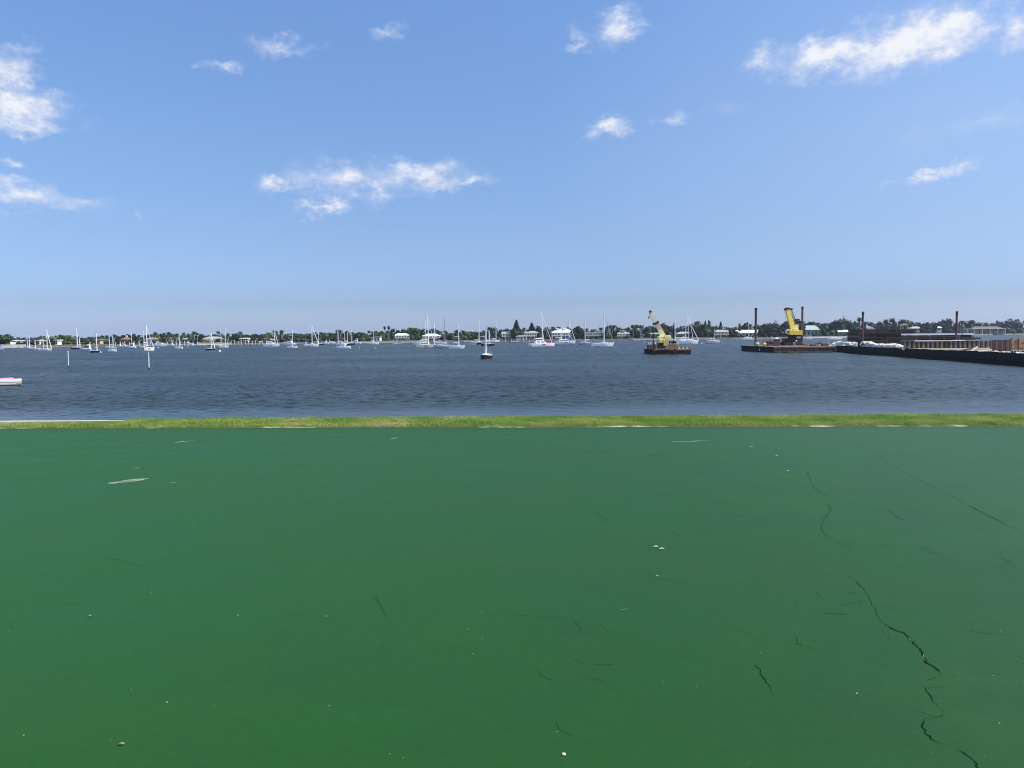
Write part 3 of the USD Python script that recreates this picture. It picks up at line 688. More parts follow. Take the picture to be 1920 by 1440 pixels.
LANDMARKS = []      # (px, what it is) for telling trees apart


def house(px0, px1, top, eave, label, wall="white_stucco", roof="white_tile", off=14, storeys=2, kind="hip", wins=5, porch=False, chimneys=(), dormers=(), balcony=False, depth=None, turn=0.0, name="house", mark=None):
    pxc = (px0 + px1) / 2
    o = shore_pt(pxc, off)
    y = o[1]
    w = (px1 - px0) * y / FPX
    zt, ze = height_at(pxc, top, y) - LAND_Z, height_at(pxc, eave, y) - LAND_Z
    ze = max(ze, 2.4)
    zt = max(zt, ze + 0.5)
    d = depth or min(max(7.0, w * 0.55), 13.0)
    t = thing(name, label, "boathouse" if name == "boathouse" else "pavilion" if name == "pavilion" else "house", o, turn)
    ov = 0.55
    obj("wall", MB().box((0, d / 2, ze / 2 - 0.5), (w - 2 * ov, d, ze + 1.0)), wall, t)
    r = MB()
    hw, hd = w / 2, d / 2 + ov
    if kind == "hip":
        k = min(hw * 0.55, hd * 0.95)
        e = np.array([[-hw, -hd, ze], [hw, -hd, ze], [hw, hd, ze], [-hw, hd, ze], [-hw, -hd, ze + .22], [hw, -hd, ze + .22], [hw, hd, ze + .22], [-hw, hd, ze + .22], [-hw + k, 0, zt], [hw - k, 0, zt]]) + [0, d / 2, 0]
        r.add(e, [[0, 1, 5], [0, 5, 4], [1, 2, 6], [1, 6, 5], [2, 3, 7], [2, 7, 6], [3, 0, 4], [3, 4, 7], [4, 5, 9], [4, 9, 8], [5, 6, 9], [6, 7, 8], [6, 8, 9], [7, 4, 8], [0, 3, 2], [0, 2, 1]])
    elif kind == "gable":      # the ridge runs along the front
        e = np.array([[-hw, -hd, ze], [hw, -hd, ze], [hw, hd, ze], [-hw, hd, ze], [-hw, 0, zt], [hw, 0, zt]]) + [0, d / 2, 0]
        r.add(e, [[0, 1, 5], [0, 5, 4], [2, 3, 4], [2, 4, 5], [1, 2, 5], [3, 0, 4], [0, 3, 2], [0, 2, 1]])
    elif kind == "front":      # the gable faces the water
        e = np.array([[-hw, -hd, ze], [0, -hd, zt], [hw, -hd, ze], [-hw, hd, ze], [0, hd, zt], [hw, hd, ze]]) + [0, d / 2, 0]
        r.add(e, [[0, 2, 1], [3, 4, 5], [0, 1, 4], [0, 4, 3], [1, 2, 5], [1, 5, 4], [0, 3, 5], [0, 5, 2]])
    elif kind == "shed":
        e = np.array([[-hw, -hd, ze], [hw, -hd, zt], [hw, hd, zt], [-hw, hd, ze], [-hw, -hd, ze + .2], [hw, -hd, zt + .2], [hw, hd, zt + .2], [-hw, hd, ze + .2]]) + [0, d / 2, 0]
        r.add(e, [[0, 1, 5], [0, 5, 4], [1, 2, 6], [1, 6, 5], [2, 3, 7], [2, 7, 6], [3, 0, 4], [3, 4, 7], [4, 5, 6], [4, 6, 7], [0, 3, 2], [0, 2, 1]])
    else:
        r.box((0, d / 2, ze + 0.2), (w, d + 2 * ov, 0.4))
    rf = obj("roof", r, roof, t)
    for cx in chimneys:
        zc = zt + 0.9
        obj("chimney", MB().box(((cx - pxc) * y / FPX, d / 2, zc - 1.5), (0.95, 0.95, 3.0)).box(((cx - pxc) * y / FPX, d / 2, zc + 0.09), (1.25, 1.25, 0.2)), "white_stucco", rf)
    for cx in dormers:
        x = (cx - pxc) * y / FPX
        zc = ze + (zt - ze) * 0.62
        obj("dormer", MB().box((x, d / 2 - 1.0, zc + 0.6), (1.9, 2.4, 1.6)).box((x, d / 2 - 1.0, zc + 1.55), (2.3, 2.8, 0.4), taper=0.35), roof, rf)
    sh = ze / storeys
    iw = w - 2 * ov
    for s in range(storeys):
        porch_here = porch and s == 0
        n = max(1, wins)
        for i in range(n):
            x = -iw / 2 + iw * (i + 0.5) / n
            ww, wh = min(iw / n * 0.58, 2.2), sh * (0.74 if porch_here else 0.52)
            zc = s * sh + sh * (0.40 if porch_here else 0.52)
            wd = obj("window", MB().box((x, 0.03 - 0.06, zc), (ww, 0.12, wh)), "dark_glass", t)
            if ww > 0.9:
                fr = MB()
                fr.box((x, -0.05, zc + wh / 2 + 0.09), (ww + 0.36, 0.20, 0.18)).box((x, -0.05, zc - wh / 2 - 0.09), (ww + 0.36, 0.20, 0.18)).box((x - ww / 2 - 0.09, -0.05, zc), (0.18, 0.19, wh - 0.01)).box((x + ww / 2 + 0.09, -0.05, zc), (0.18, 0.19, wh - 0.01))
                obj("frame", fr, "white_stucco", wd)
    if porch or balcony:
        pz = sh
        obj("balcony", MB().box((0, -1.1, pz + 0.12), (iw, 2.2, 0.24)).box((0, -2.15, pz + 0.74), (iw, 0.08, 0.12)), "white_stucco", t)
        for i in range(max(3, wins // 2 + 2)):
            x = -iw / 2 + 0.3 + (iw - 0.6) * i / (max(3, wins // 2 + 2) - 1)
            obj("column", MB().box((x, -1.95, pz / 2 - 0.3), (0.42, 0.42, pz + 0.6)), "white_stucco", t)
    LANDMARKS.append((pxc, (px1 - px0) / 2, mark or label))
    return t


house(11, 21, 637.5, 640.5, "low white-roofed house among trees at the photo's left edge", off=30, storeys=1, wins=3, mark="the leftmost white-roofed house")
house(25, 32, 637.5, 639.5, "small flat white house just right of the leftmost white-roofed house", off=34, storeys=1, wins=2, kind="flat", mark="the small flat white house at far left")
house(69, 76, 640, 643, "small white dome-roofed pavilion behind the leftmost ketch", off=8, storeys=1, wins=2, name="pavilion", depth=5, mark="the white pavilion behind the leftmost ketch")
house(102, 109.5, 645.6, 647, "tiny white flat-roofed hut on the shore right of the leaning jib sloop", off=4, storeys=1, wins=1, kind="flat", depth=4, name="boathouse", mark="the tiny white shore hut")
house(177, 189, 635.5, 638.5, "pinkish house in the trees behind the small navy sloop", wall="pink_stucco", roof="terracotta", off=16, wins=3, mark="the pinkish house at left")
house(226, 237, 632, 637, "red-roofed house with a white chimney above the moored motor boats", wall="pink_stucco", roof="terracotta", off=24, storeys=2, wins=3, chimneys=(232,), mark="the red-roofed house")
house(273, 287, 633, 636.5, "tall white pavilion-like house right behind the catamaran with the dark window", roof="grey_tile", off=6, storeys=3, wins=3, balcony=True, depth=7, mark="the tall white pavilion house")
house(311, 327, 632, 635.5, "orange-cream two-storey house behind the large white motor yacht at left", wall="cream_stucco", roof="brown_tile", off=12, wins=3, balcony=True, mark="the orange-cream house")
house(341, 353, 633.5, 637, "pale low house mostly hidden in trees right of the orange-cream house", off=26, storeys=1, wins=3, mark="the half hidden pale house", roof="grey_tile")
house(379, 412, 631, 636, "large white house with ground floor arcade behind the dark blue sloop", roof="grey_tile", off=16, wins=7, porch=True, mark="the large white arcaded house")
house(447, 466, 633.5, 637.5, "cream house left of the docks with white piles", wall="cream_stucco", roof="white_tile", off=20, wins=4, mark="the cream house by the docks")
house(475, 489, 634.5, 637, "small white house middle of three behind the docks", wall="white_stucco", roof="brown_tile", off=24, storeys=1, wins=3, mark="the middle house behind the docks")
house(491, 506, 634.5, 637.5, "small white house rightmost of three behind the docks", wall="white_stucco", roof="brown_tile", off=26, storeys=1, wins=4, mark="the rightmost house behind the docks")
house(573, 579, 631, 633, "tiny white house peeking from trees above the white ketch", off=40, storeys=1, wins=1, mark="the tiny white house in the trees")
house(694, 714, 630.5, 636.5, "open boathouse with a sloping pale yellow roof", roof="pale_yellow_metal", off=3, storeys=1, wins=3, kind="shed", depth=7, name="boathouse", mark="the yellow-roofed boathouse")
house(736, 769, 624.5, 629.5, "white hip-roofed house with an upper veranda right of the twin round palms", off=20, wins=6, porch=True, mark="the white hip-roofed veranda house")
house(791, 826, 625.5, 630.5, "white house with dark balconies behind the cream catamaran", off=18, wins=5, balcony=True, mark="the white house with dark balconies")
house(845, 867, 631, 634, "small white cottage behind the sloop right of the brown mast", off=14, storeys=1, wins=4, mark="the small white cottage", roof="grey_tile")
house(895, 911, 630.5, 633.5, "white-roofed house with dark walls behind the navy sloop", wall="teal_stucco", off=8, storeys=1, wins=4, mark="the white-roofed dark-walled house")
house(936, 963, 622, 626, "pale two-level house left of the taller pointed pine", roof="grey_tile", off=28, wins=5, balcony=True, mark="the pale two-level house")
house(978, 1012, 620.5, 624.5, "pale long two-storey house between the two pointed pines", roof="grey_tile", off=30, wins=7, balcony=True, mark="the pale long house between the pines")
house(967, 989, 630, 635, "white pyramid-roofed boathouse at the water left of the big catamaran", off=2, storeys=1, wins=3, name="boathouse", depth=9, mark="the white pyramid-roofed boathouse")
house(1034, 1077, 616.5, 624, "large white mansion with broad hip roof and twin dormers", off=20, wins=8, porch=True, dormers=(1046, 1058), mark="the large white mansion")
house(1091, 1131, 621.5, 624, "flat pale house with dark teal glass front right of the mansion", wall="teal_stucco", roof="white_tile", off=18, wins=8, kind="flat", balcony=True, mark="the flat teal glass house")
house(1155, 1184, 622.5, 626, "white two-storey house with a central gable and two chimneys", roof="grey_tile", off=16, wins=5, porch=True, chimneys=(1165, 1174), dormers=(1169,), mark="the twin-chimney house")
house(1203, 1214, 626, 628, "small white garage-like house left of the yellow crane boom", off=12, storeys=1, wins=1, kind="flat", mark="the small white garage house")
house(1215, 1243, 624, 626.5, "long low grey-green house behind the small crane barge", wall="grey_stucco", roof="green_metal", off=18, storeys=1, wins=6, kind="hip", mark="the long grey-green house")
house(1268, 1299, 622, 626.5, "grey-blue low house behind the tall white twin masts", wall="teal_stucco", roof="grey_tile", off=20, storeys=1, wins=5, mark="the grey-blue house")
house(1338, 1372, 618.5, 622.5, "pinkish house with veranda above a pale wall left of the large crane barge", wall="pink_stucco", roof="grey_tile", off=22, wins=5, balcony=True, mark="the pinkish veranda house")
house(1382, 1426, 618.5, 624, "long white-roofed single-storey house behind the left rusty pile", off=18, storeys=1, wins=6, kind="gable", mark="the long white-roofed house")
house(1505, 1541, 610, 619, "house with a large grey-teal gabled roof right of the large yellow crane", wall="teal_stucco", roof="green_metal", off=24, storeys=1, wins=5, kind="hip", mark="the grey-teal roofed house")
house(1565, 1604, 618.5, 622.5, "low pale teal house right of the grey-teal gabled house", wall="teal_stucco", roof="white_tile", off=20, storeys=1, wins=6, kind="gable", mark="the low pale teal house")
house(1619, 1641, 611.5, 616, "white gabled house peeking over the rusty plate stack", off=30, wins=4, kind="front", mark="the white gabled house above the rusty stack")
house(1706, 1730, 612, 616, "pale house behind palms left of the thin dark pile", off=30, wins=4, mark="the pale house behind the palms", roof="grey_tile")
house(1743, 1770, 611.5, 615, "bright white house just left of the rightmost pile", off=28, wins=4, mark="the bright white house at right")
house(1795, 1884, 612, 617, "long brown-roofed house with white columns and two chimneys at far right", wall="weathered_timber", roof="brown_tile", off=22, storeys=1, wins=10, porch=True, chimneys=(1828, 1846), kind="hip", mark="the long brown-roofed house")
house(1912, 1935, 610, 615, "white house cut off by the photo's right edge", off=30, wins=3, mark="the white house at the right edge")

# --- docks on the left part of the shore
def dock(px0, px1, reach, label, step=2.4):
    o = shore_pt((px0 + px1) / 2, -reach, 0)
    w = (px1 - px0) * o[1] / FPX
    t = thing("dock", label, "dock", o)
    obj("deck", MB().box((0, reach / 2 - 0.4, 1.0), (1.8, reach, 0.25)).box((0, 0, 1.28), (w, 1.8, 0.25)), "weathered_timber", t)
    n = int(w / step)
    for i in range(n + 1):
        x = -w / 2 + w * i / n
        obj("pile", MB().bar((x, -1.05, -2), (x, -1.05, 2.3 + 0.6 * ((i * 7) % 3) / 2), 0.19, 0.17, 7), "white_stucco", t)
dock(218, 262, 5, "timber dock with white piles behind the moored motor boats at left")
dock(316, 371, 6, "timber dock with white piles left of the large arcaded house")
dock(428, 500, 7, "longest timber dock, with many white piles in front of the cream house", 2.0)
dock(925, 992, 6, "low timber dock in front of the pyramid-roofed boathouse", 4.0)

# --- trees
def leaves(n, centre, radius, size, r, squash=1.0, up=0.25):
    """Leaf clumps on and in a lobe."""
    d = r.normal(size=(n, 3))
    d /= np.linalg.norm(d, axis=1, keepdims=True)
    rad = radius * (0.55 + 0.5 * r.random(n) ** 0.6)
    c = np.asarray(centre) + d * rad[:, None] * [1, 1, squash]
    nrm = d + r.normal(0, 0.55, (n, 3)) + [0, 0, up]
    nrm /= np.linalg.norm(nrm, axis=1, keepdims=True)
    a = np.cross(nrm, r.normal(size=(n, 3)))
    a /= np.linalg.norm(a, axis=1, keepdims=True)
    b = np.cross(nrm, a)
    s = size * (0.6 + 0.8 * r.random(n))[:, None]
    bend = nrm * s * 0.25
    v = np.stack([c - a * s - b * s * .4 - bend, c + a * s * .3 - b * s * .9, c + a * s + b * s * .3 - bend, c - a * s * .2 + b * s], 1).reshape(-1, 3)
    i = np.arange(n)[:, None] * 4
    return v, np.vstack([i + [0, 1, 2], i + [0, 2, 3]])


PROTO = {}


def tree_parts(kind, r):
    """Trunk and crown of one tree of its kind, 1 m wide and 1 m tall."""
    tr, cr = MB(), MB()
    if kind == "broad":
        tr.bar((0, 0, -0.03), (0.01, 0, 0.45), 0.035, 0.022)
        for k in range(4):
            a = k * 1.57 + r.random()
            tr.bar((0.01, 0, 0.32), (0.22 * math.cos(a), 0.22 * math.sin(a), 0.62), 0.018, 0.008, 5)
        cr.ball((0, 0, 0.55), 0.33, 1, (1, 1, 0.95), 0.15, r)
        for k in range(15):
            a, h = r.random() * 6.283, 0.22 + 0.62 * r.random()
            rad = 0.36 * math.sqrt(max(0.06, 1 - ((h - 0.5) / 0.52) ** 2)) * (0.6 + 0.4 * r.random())
            cr.add(*leaves(26, (rad * math.cos(a), rad * math.sin(a), h), 0.15 + 0.05 * r.random(), 0.058, r))
        return ("trunk", tr, "bark"), ("crown", cr, None)
    if kind == "bush":
        tr.bar((0, 0, -0.05), (0, 0, 0.4), 0.03, 0.02)
        cr.ball((0, 0, 0.42), 0.36, 1, (1.05, 1, 1.0), 0.15, r)
        for k in range(11):
            a, h = r.random() * 6.283, 0.10 + 0.66 * r.random()
            rad = 0.34 * (0.4 + 0.6 * r.random())
            cr.add(*leaves(20, (rad * math.cos(a), rad * math.sin(a), h), 0.19, 0.08, r))
        return ("trunk", tr, "bark"), ("crown", cr, None)
    if kind == "column":
        tr.bar((0, 0, -0.03), (0, 0, 0.6), 0.05, 0.03)
        cr.ball((0, 0, 0.5), 0.3, 1, (1, 1, 1.45), 0.1, r)
        for k in range(14):
            h = 0.08 + 0.84 * k / 13
            rad = 0.24 * math.sqrt(max(0.1, 1 - ((h - 0.45) / 0.58) ** 2))
            a = r.random() * 6.283
            cr.add(*leaves(22, (rad * math.cos(a) * .7, rad * math.sin(a) * .7, h), 0.2 * (1.15 - 0.5 * h), 0.07, r, 0.6))
        return ("trunk", tr, "bark"), ("crown", cr, None)
    if kind == "pine":      # tiered, pointed
        tr.bar((0, 0, -0.02), (0, 0, 0.99), 0.03, 0.006)
        for k in range(13):
            h = 0.10 + 0.87 * k / 12
            rad = 0.50 * (1 - h) ** 0.75 + 0.03
            for j in range(9):
                a = j * 0.698 + k * 0.4 + 0.2 * r.random()
                e = np.array([rad * math.cos(a), rad * math.sin(a), h + 0.02])
                tr.bar((0, 0, h), e, 0.006, 0.003, 4)
                cr.add(*leaves(7, e * [0.62, 0.62, 1], rad * 0.42 + 0.02, 0.05 + 0.03 * (1 - h), r, 0.22))
        return ("trunk", tr, "bark"), ("crown", cr, None)
    if kind == "wisp":      # thin and see-through
        tr.bar((0, 0, -0.03), (0.02, 0, 0.7), 0.03, 0.012)
        for k in range(14):
            a, h = r.random() * 6.283, 0.25 + 0.45 * r.random()
            e = (0.36 * math.cos(a) * r.random(), 0.36 * math.sin(a) * r.random(), h + 0.28)
            tr.bar((0.01, 0, h), e, 0.012, 0.004, 4)
            cr.add(*leaves(9, e, 0.10, 0.035, r))
        return ("trunk", tr, "bark"), ("crown", cr, None)
    # palms
    sway = 0.06 * (r.random() - 0.5)
    pts = [(sway * math.sin(t * 2.2), 0.3 * sway * t, -0.03 + t * 0.88) for t in np.linspace(0, 1, 6)]
    for i, (p, q) in enumerate(zip(pts[:-1], pts[1:])):
        tr.bar(p, q, 0.042 - 0.003 * i, 0.040 - 0.003 * i, 6)
    top = np.array(pts[-1])
    nf = 24 if kind != "fan" else 30
    for k in range(nf):
        a = k * 2.39996 + 0.3 * r.random()
        el = (1.25 - 2.0 * (k / nf) ** 0.9) if kind != "fan" else (1.4 - 2.6 * k / nf)
        ln = (0.46 if kind != "fan" else 0.38) * (0.85 + 0.25 * r.random())
        hz = np.array([math.cos(a), math.sin(a), 0])
        sd = np.array([-math.sin(a), math.cos(a), 0])
        rows, p, e = [], top.copy(), el
        m = 6
        for i in range(m):
            wd = (0.085 if kind != "fan" else 0.12) * math.sin(math.pi * (0.12 + 0.86 * i / (m - 1))) + 0.004
            rows.append([p - sd * wd - [0, 0, wd * .7 * 0.13], p + [0, 0, wd * .10], p + sd * wd - [0, 0, wd * .7 * 0.13]])
            stp = ln / (m - 1)
            p = p + hz * math.cos(e) * stp + np.array([0, 0, math.sin(e) * stp * 0.45])
            e -= 0.34 + 0.12 * r.random()
        V = np.array(rows).reshape(-1, 3)
        cr.add(V, [[i * 3 + j, i * 3 + j + 1, i * 3 + j + 4, i * 3 + j + 3] for i in range(m - 1) for j in range(2)])
    cr.ball(top, 0.06, 1, (1, 1, 0.6))
    return ("trunk", tr, "palm_bark"), ("crown", cr, None)


KIND_NAME = {"broad": "broadleaf_tree", "bush": "shrub", "column": "column_tree", "pine": "pine_tree", "wisp": "thin_tree", "palm": "palm_tree", "fan": "palm_tree"}
KIND_CAT = {"broad": "tree", "bush": "shrub", "column": "tree", "pine": "tree", "wisp": "tree", "palm": "palm tree", "fan": "palm tree"}
KIND_GROUP = {"broad": "leafy trees along the far shore", "bush": "shrubs along the far shore", "column": "column-shaped trees on the far shore", "pine": "pointed pines on the far shore", "wisp": "thin trees on the far shore", "palm": "palms along the far shore", "fan": "palms along the far shore"}
tree_rng = np.random.default_rng(77)
tree_list = []


def plant(kind, px, top, wpx, off, leaf, var=0, label=None):
    tree_list.append([kind, px, top, wpx, off, leaf, var, label])


# the ones that stand out
S = plant
S("fan", 721.5, 611.5, 10, 30, "palm_leaf", 0, "left one of two round-headed palms standing high side by side"); S("fan", 729.5, 611, 10, 31, "palm_leaf", 1, "right one of two round-headed palms standing high side by side")
S("pine", 968.5, 602.5, 19, 26, "leaf_blue", 0, "tallest pointed pine, left one of the pair around the pale long house"); S("pine", 997, 607.5, 20, 48, "leaf_blue", 1, "shorter pointed pine, right one of the pair around the pale long house")
S("broad", 968, 614, 24, 24, "leaf_dark", 0, "dense dark tree at the foot of the tallest pointed pine"); S("fan", 983, 614, 13, 44, "leaf_dark", 0, "round-headed palm between the two pointed pines")
S("broad", 1010, 612, 15, 40, "leaf_dark", 1, "round dark tree right of the shorter pointed pine"); S("fan", 1025.5, 612.5, 14, 24, "leaf_mid", 1, "round-headed palm right behind the tall thin mast of the big catamaran")
S("palm", 1037, 612, 13, 44, "palm_leaf", 0, "left one of two palms rising behind the mansion roof"); S("palm", 1047.5, 612, 13, 46, "palm_leaf", 1, "right one of two palms rising behind the mansion roof")
S("broad", 1084, 612, 20, 14, "leaf_dark", 2, "large dark tree between the mansion and the flat teal glass house"); S("column", 1065.5, 614, 12, 40, "leaf_mid", 0, "slim tree behind the mansion's right end")
S("palm", 1143, 609.5, 17, 10, "palm_leaf", 2, "left one of two big palms between the teal glass house and the twin-chimney house"); S("palm", 1151, 609, 17, 12, "palm_leaf", 0, "right one of two big palms between the teal glass house and the twin-chimney house")
S("palm", 1187, 608.5, 14, 8, "palm_leaf", 1, "left one of three palms just left of the small crane barge"); S("palm", 1193, 608.5, 14, 9, "palm_leaf", 2, "middle one of three palms just left of the small crane barge"); S("palm", 1200.5, 609, 14, 7, "palm_leaf", 0, "right one of three palms just left of the small crane barge")
S("broad", 1217, 611, 20, 34, "leaf_dark", 0, "broad tree behind the left thin pile of the small crane barge"); S("broad", 1246, 606.5, 13, 36, "leaf_dark", 1, "upright dark tree right behind the yellow boom"); S("broad", 1258, 610, 13, 36, "leaf_dark", 2, "dark tree behind the right thin pile of the small crane barge")
S("broad", 1278.5, 612, 11, 34, "leaf_dark", 3, "small round tree between the twin white masts"); S("broad", 1300, 606, 26, 12, "leaf_dark", 0, "wide dark tree right of the tall twin masts"); S("palm", 1308, 601.5, 17, 14, "palm_leaf", 1, "tall palm just left of the two column trees")
S("column", 1322, 603, 8, 22, "leaf_mid", 1, "left one of two column-shaped trees"); S("column", 1329.5, 602, 9.5, 22, "leaf_mid", 0, "right one of two column-shaped trees"); S("broad", 1326, 614, 26, 10, "leaf_dark", 3, "dark spreading tree at the foot of the two column trees")
S("pine", 1351, 605.5, 11, 50, "leaf_blue", 2, "small pointed pine behind the pinkish veranda house"); S("column", 1386, 607.5, 9, 40, "leaf_dark", 0, "slim dark tree behind the long white-roofed house"); S("broad", 1398, 606, 18, 44, "leaf_dark", 1, "dark tree just left of the left rusty pile")
S("wisp", 1455, 602.5, 20, 46, "dry_leaf", 0, "thin bare-looking tree left of the large yellow crane"); S("broad", 1441, 606.5, 36, 16, "leaf_dark", 2, "wide dark tree left of the bare-looking tree"); S("broad", 1486, 598, 46, 20, "leaf_blue", 0, "large domed dark tree behind the large yellow crane")
S("palm", 1520, 602.5, 18, 40, "leaf_dark", 0, "left dark palm above the grey-teal roof"); S("palm", 1529, 604, 17, 42, "leaf_dark", 1, "right dark palm above the grey-teal roof"); S("broad", 1546, 608, 22, 30, "leaf_dark", 3, "round dark tree right of the grey-teal roofed house")
S("broad", 1574, 598, 30, 34, "leaf_dark", 0, "tall bushy tree left of the third rusty pile"); S("wisp", 1583, 596.5, 16, 36, "leaf_dark", 1, "thin-topped tree just left of the third rusty pile"); S("broad", 1594, 602, 22, 34, "leaf_dark", 1, "bushy tree beside the third rusty pile")
S("palm", 1611.5, 594.5, 15, 30, "leaf_dark", 2, "palm right beside the third rusty pile"); S("palm", 1660, 598.5, 14, 36, "leaf_dark", 0, "first of three palms rising above the rusty plate stack"); S("palm", 1672, 596, 15, 36, "leaf_dark", 1, "second of three palms rising above the rusty plate stack"); S("palm", 1692, 598.5, 20, 34, "leaf_dark", 2, "third of three palms rising above the rusty plate stack")
S("broad", 1774, 598, 22, 24, "leaf_dark", 2, "tall dark tree left of the rightmost pile"); S("palm", 1803, 601, 16, 44, "leaf_dark", 0, "palm right of the rightmost pile"); S("palm", 1820, 600, 19, 44, "leaf_dark", 1, "palm behind the long brown-roofed house"); S("broad", 1900, 599, 30, 26, "leaf_dark", 3, "broad dark tree near the photo's right edge")
S("broad", 775, 613, 26, 22, "leaf_mid", 0, "large leafy tree between the veranda house and the cream catamaran"); S("broad", 782, 614, 18, 18, "leaf_light", 1, "lighter leafy tree close to the left mast of the cream catamaran")
S("palm", 634, 617.5, 13, 20, "palm_leaf", 0, "dark palm behind the leftmost mast right of the docks"); S("palm", 639, 618.5, 12, 21, "palm_leaf", 1, "second dark palm beside it, behind the two close masts"); S("palm", 529, 618.5, 13, 16, "palm_leaf", 2, "tall palm with dry hanging fronds right of the docks"); S("palm", 514.5, 618.5, 9, 18, "palm_leaf", 0, "tall thin palm behind the mast of the white motor sailer")
S("palm", 364.5, 621, 13, 12, "palm_leaf", 1, "royal palm with a pale trunk left of the arcaded house"); S("palm", 410, 620.5, 12, 22, "palm_leaf", 2, "palm at the right end of the arcaded house"); S("palm", 451, 621, 11, 24, "palm_leaf", 0, "palm left of the cream house by the docks"); S("palm", 317, 622, 12, 24, "palm_leaf", 1, "palm above the orange-cream house")
S("palm", 857, 618, 9, 30, "palm_leaf", 2, "single palm above the small white cottage"); S("broad", 925, 613, 18, 18, "leaf_dark", 0, "tall dark tree left of the white mast by the low dock"); S("broad", 815, 617, 22, 32, "leaf_dark", 1, "dark tree right of the tall masts of the cream catamaran cluster")
S("broad", 10, 627, 34, 8, "leaf_mid", 2, "dense tree filling the photo's left edge"); S("palm", 215, 626.5, 11, 18, "palm_leaf", 0, "dark palm left of the red-roofed house"); S("palm", 292, 622.5, 12, 18, "palm_leaf", 2, "palm right of the tall white pavilion house")

PROFILE = [(-60, 629), (0, 628), (18, 630), (24, 634), (45, 635), (70, 633), (78, 631), (95, 634), (105, 629), (125, 628), (140, 632), (160, 634), (175, 631), (190, 629), (205, 629), (220, 630), (232, 628), (250, 627), (270, 631), (290, 626), (310, 624), (330, 625), (345, 625), (365, 624), (385, 629), (400, 627), (425, 626), (450, 625), (480, 627), (500, 626), (515, 623), (540, 625), (560, 624), (580, 626), (600, 624), (625, 624), (640, 621), (660, 623), (690, 622), (708, 619.5), (720, 621), (740, 618), (752, 619.5), (765, 615), (790, 617), (800, 618), (830, 622), (850, 623.5), (870, 621), (890, 619.5), (905, 621), (918, 615), (930, 616), (950, 617), (965, 618), (990, 619), (1010, 615), (1030, 617), (1060, 618), (1085, 614), (1100, 617), (1115, 617.5), (1130, 616), (1150, 614), (1170, 615.5), (1190, 612.5), (1215, 612), (1245, 609), (1265, 613), (1290, 611), (1310, 608), (1330, 609), (1350, 613), (1375, 614), (1400, 609), (1430, 609), (1460, 607), (1480, 602), (1510, 604), (1540, 609), (1560, 605), (1580, 600), (1600, 603), (1620, 604), (1650, 606), (1675, 602), (1700, 602), (1720, 606), (1750, 606), (1775, 601), (1800, 606), (1830, 603), (1850, 606), (1880, 602), (1900, 601), (1930, 602), (2000, 600), (2200, 598)]


def profile(px):
    return float(np.interp(px, [a for a, _ in PROFILE], [b for _, b in PROFILE]))


def seen_house(px):
    return any(abs(px - c) < hw for c, hw, _ in LANDMARKS)


x = -22.0
while x < 1945:
    base = shore_pt(x)[1]
    hpx = height_base = 0
    palmy = tree_rng.random() < (0.42 if x < 560 else 0.30)
    leafs = ["leaf_dark", "leaf_mid", "leaf_mid", "leaf_light"] if x < 720 else ["leaf_dark", "leaf_mid", "leaf_dark", "leaf_mid"] if x < 1180 else ["leaf_dark", "leaf_blue"]
    tp = profile(x) - 1.6 + abs(tree_rng.normal(0.3, 1.4))
    plant("palm" if palmy else "broad", x, tp - (1.2 if palmy else 0), (10 if x < 700 else 13) if palmy else tree_rng.uniform(15, 23), tree_rng.uniform(34, 54), leafs[tree_rng.integers(4 if len(leafs) == 4 else 2)] if not palmy else "palm_leaf", int(tree_rng.integers(3)))
    x += tree_rng.uniform(8.5, 13.5)
x = -18.0
while x < 1945:                                   # the lower growth in front, left out where a house shows
    if not seen_house(x) and not (1405 < x < 1570 and False):
        yb = EYE[2] * 0 + height_base
        base_py = 0
        d = shore_d(x)
        pb = 627.5 - (x - 960) * 0.0078 + (EYE[2] - LAND_Z) * FPX / d
        tp = pb - tree_rng.uniform(0.32, 0.66) * (pb - profile(x))
        leafs = ["leaf_mid", "leaf_light", "leaf_dark"] if x < 900 else ["leaf_dark", "leaf_mid", "leaf_dark"]
        plant("bush", x, tp, tree_rng.uniform(12, 19), tree_rng.uniform(5, 12), leafs[tree_rng.integers(3)], int(tree_rng.integers(2)))
    x += tree_rng.uniform(9, 14)


for c, hw, what in list(LANDMARKS):               # gardens in front of the houses
    if hw < 7 or "boathouse" in what:
        continue
    d = shore_d(c)
    pb = 627.5 - (c - 960) * 0.0078 + (EYE[2] - LAND_Z) * FPX / d
    for k in range(int(hw / 5) + 1):
        q = c + tree_rng.uniform(-1.0, 1.0) * hw
        plant("bush", q, pb - tree_rng.uniform(3.5, 6.5), tree_rng.uniform(8, 14), tree_rng.uniform(4, 9), ["leaf_mid", "leaf_dark"][tree_rng.integers(2)] if c > 900 else ["leaf_mid", "leaf_light"][tree_rng.integers(2)], int(tree_rng.integers(2)))
    for sd in (-1, 1):
        if tree_rng.random() < 0.7:
            q = c + sd * hw * tree_rng.uniform(0.85, 1.15)
            plant("broad", q, pb - tree_rng.uniform(0.55, 0.85) * (pb - profile(q)), tree_rng.uniform(9, 14), tree_rng.uniform(6, 12), "leaf_dark" if c > 900 else "leaf_mid", int(tree_rng.integers(3)))
    if tree_rng.random() < 0.9:
        q = c + tree_rng.choice([-1, 1]) * hw * tree_rng.uniform(0.65, 1.0)
        plant("palm", q, profile(q) + tree_rng.uniform(2, 5), tree_rng.uniform(8, 12), tree_rng.uniform(6, 11), "palm_leaf", int(tree_rng.integers(3)))


def ordinal(n):
    return {1: "first", 2: "second", 3: "third", 4: "fourth", 5: "fifth", 6: "sixth", 7: "seventh", 8: "eighth", 9: "ninth"}.get(n, f"{n}th")


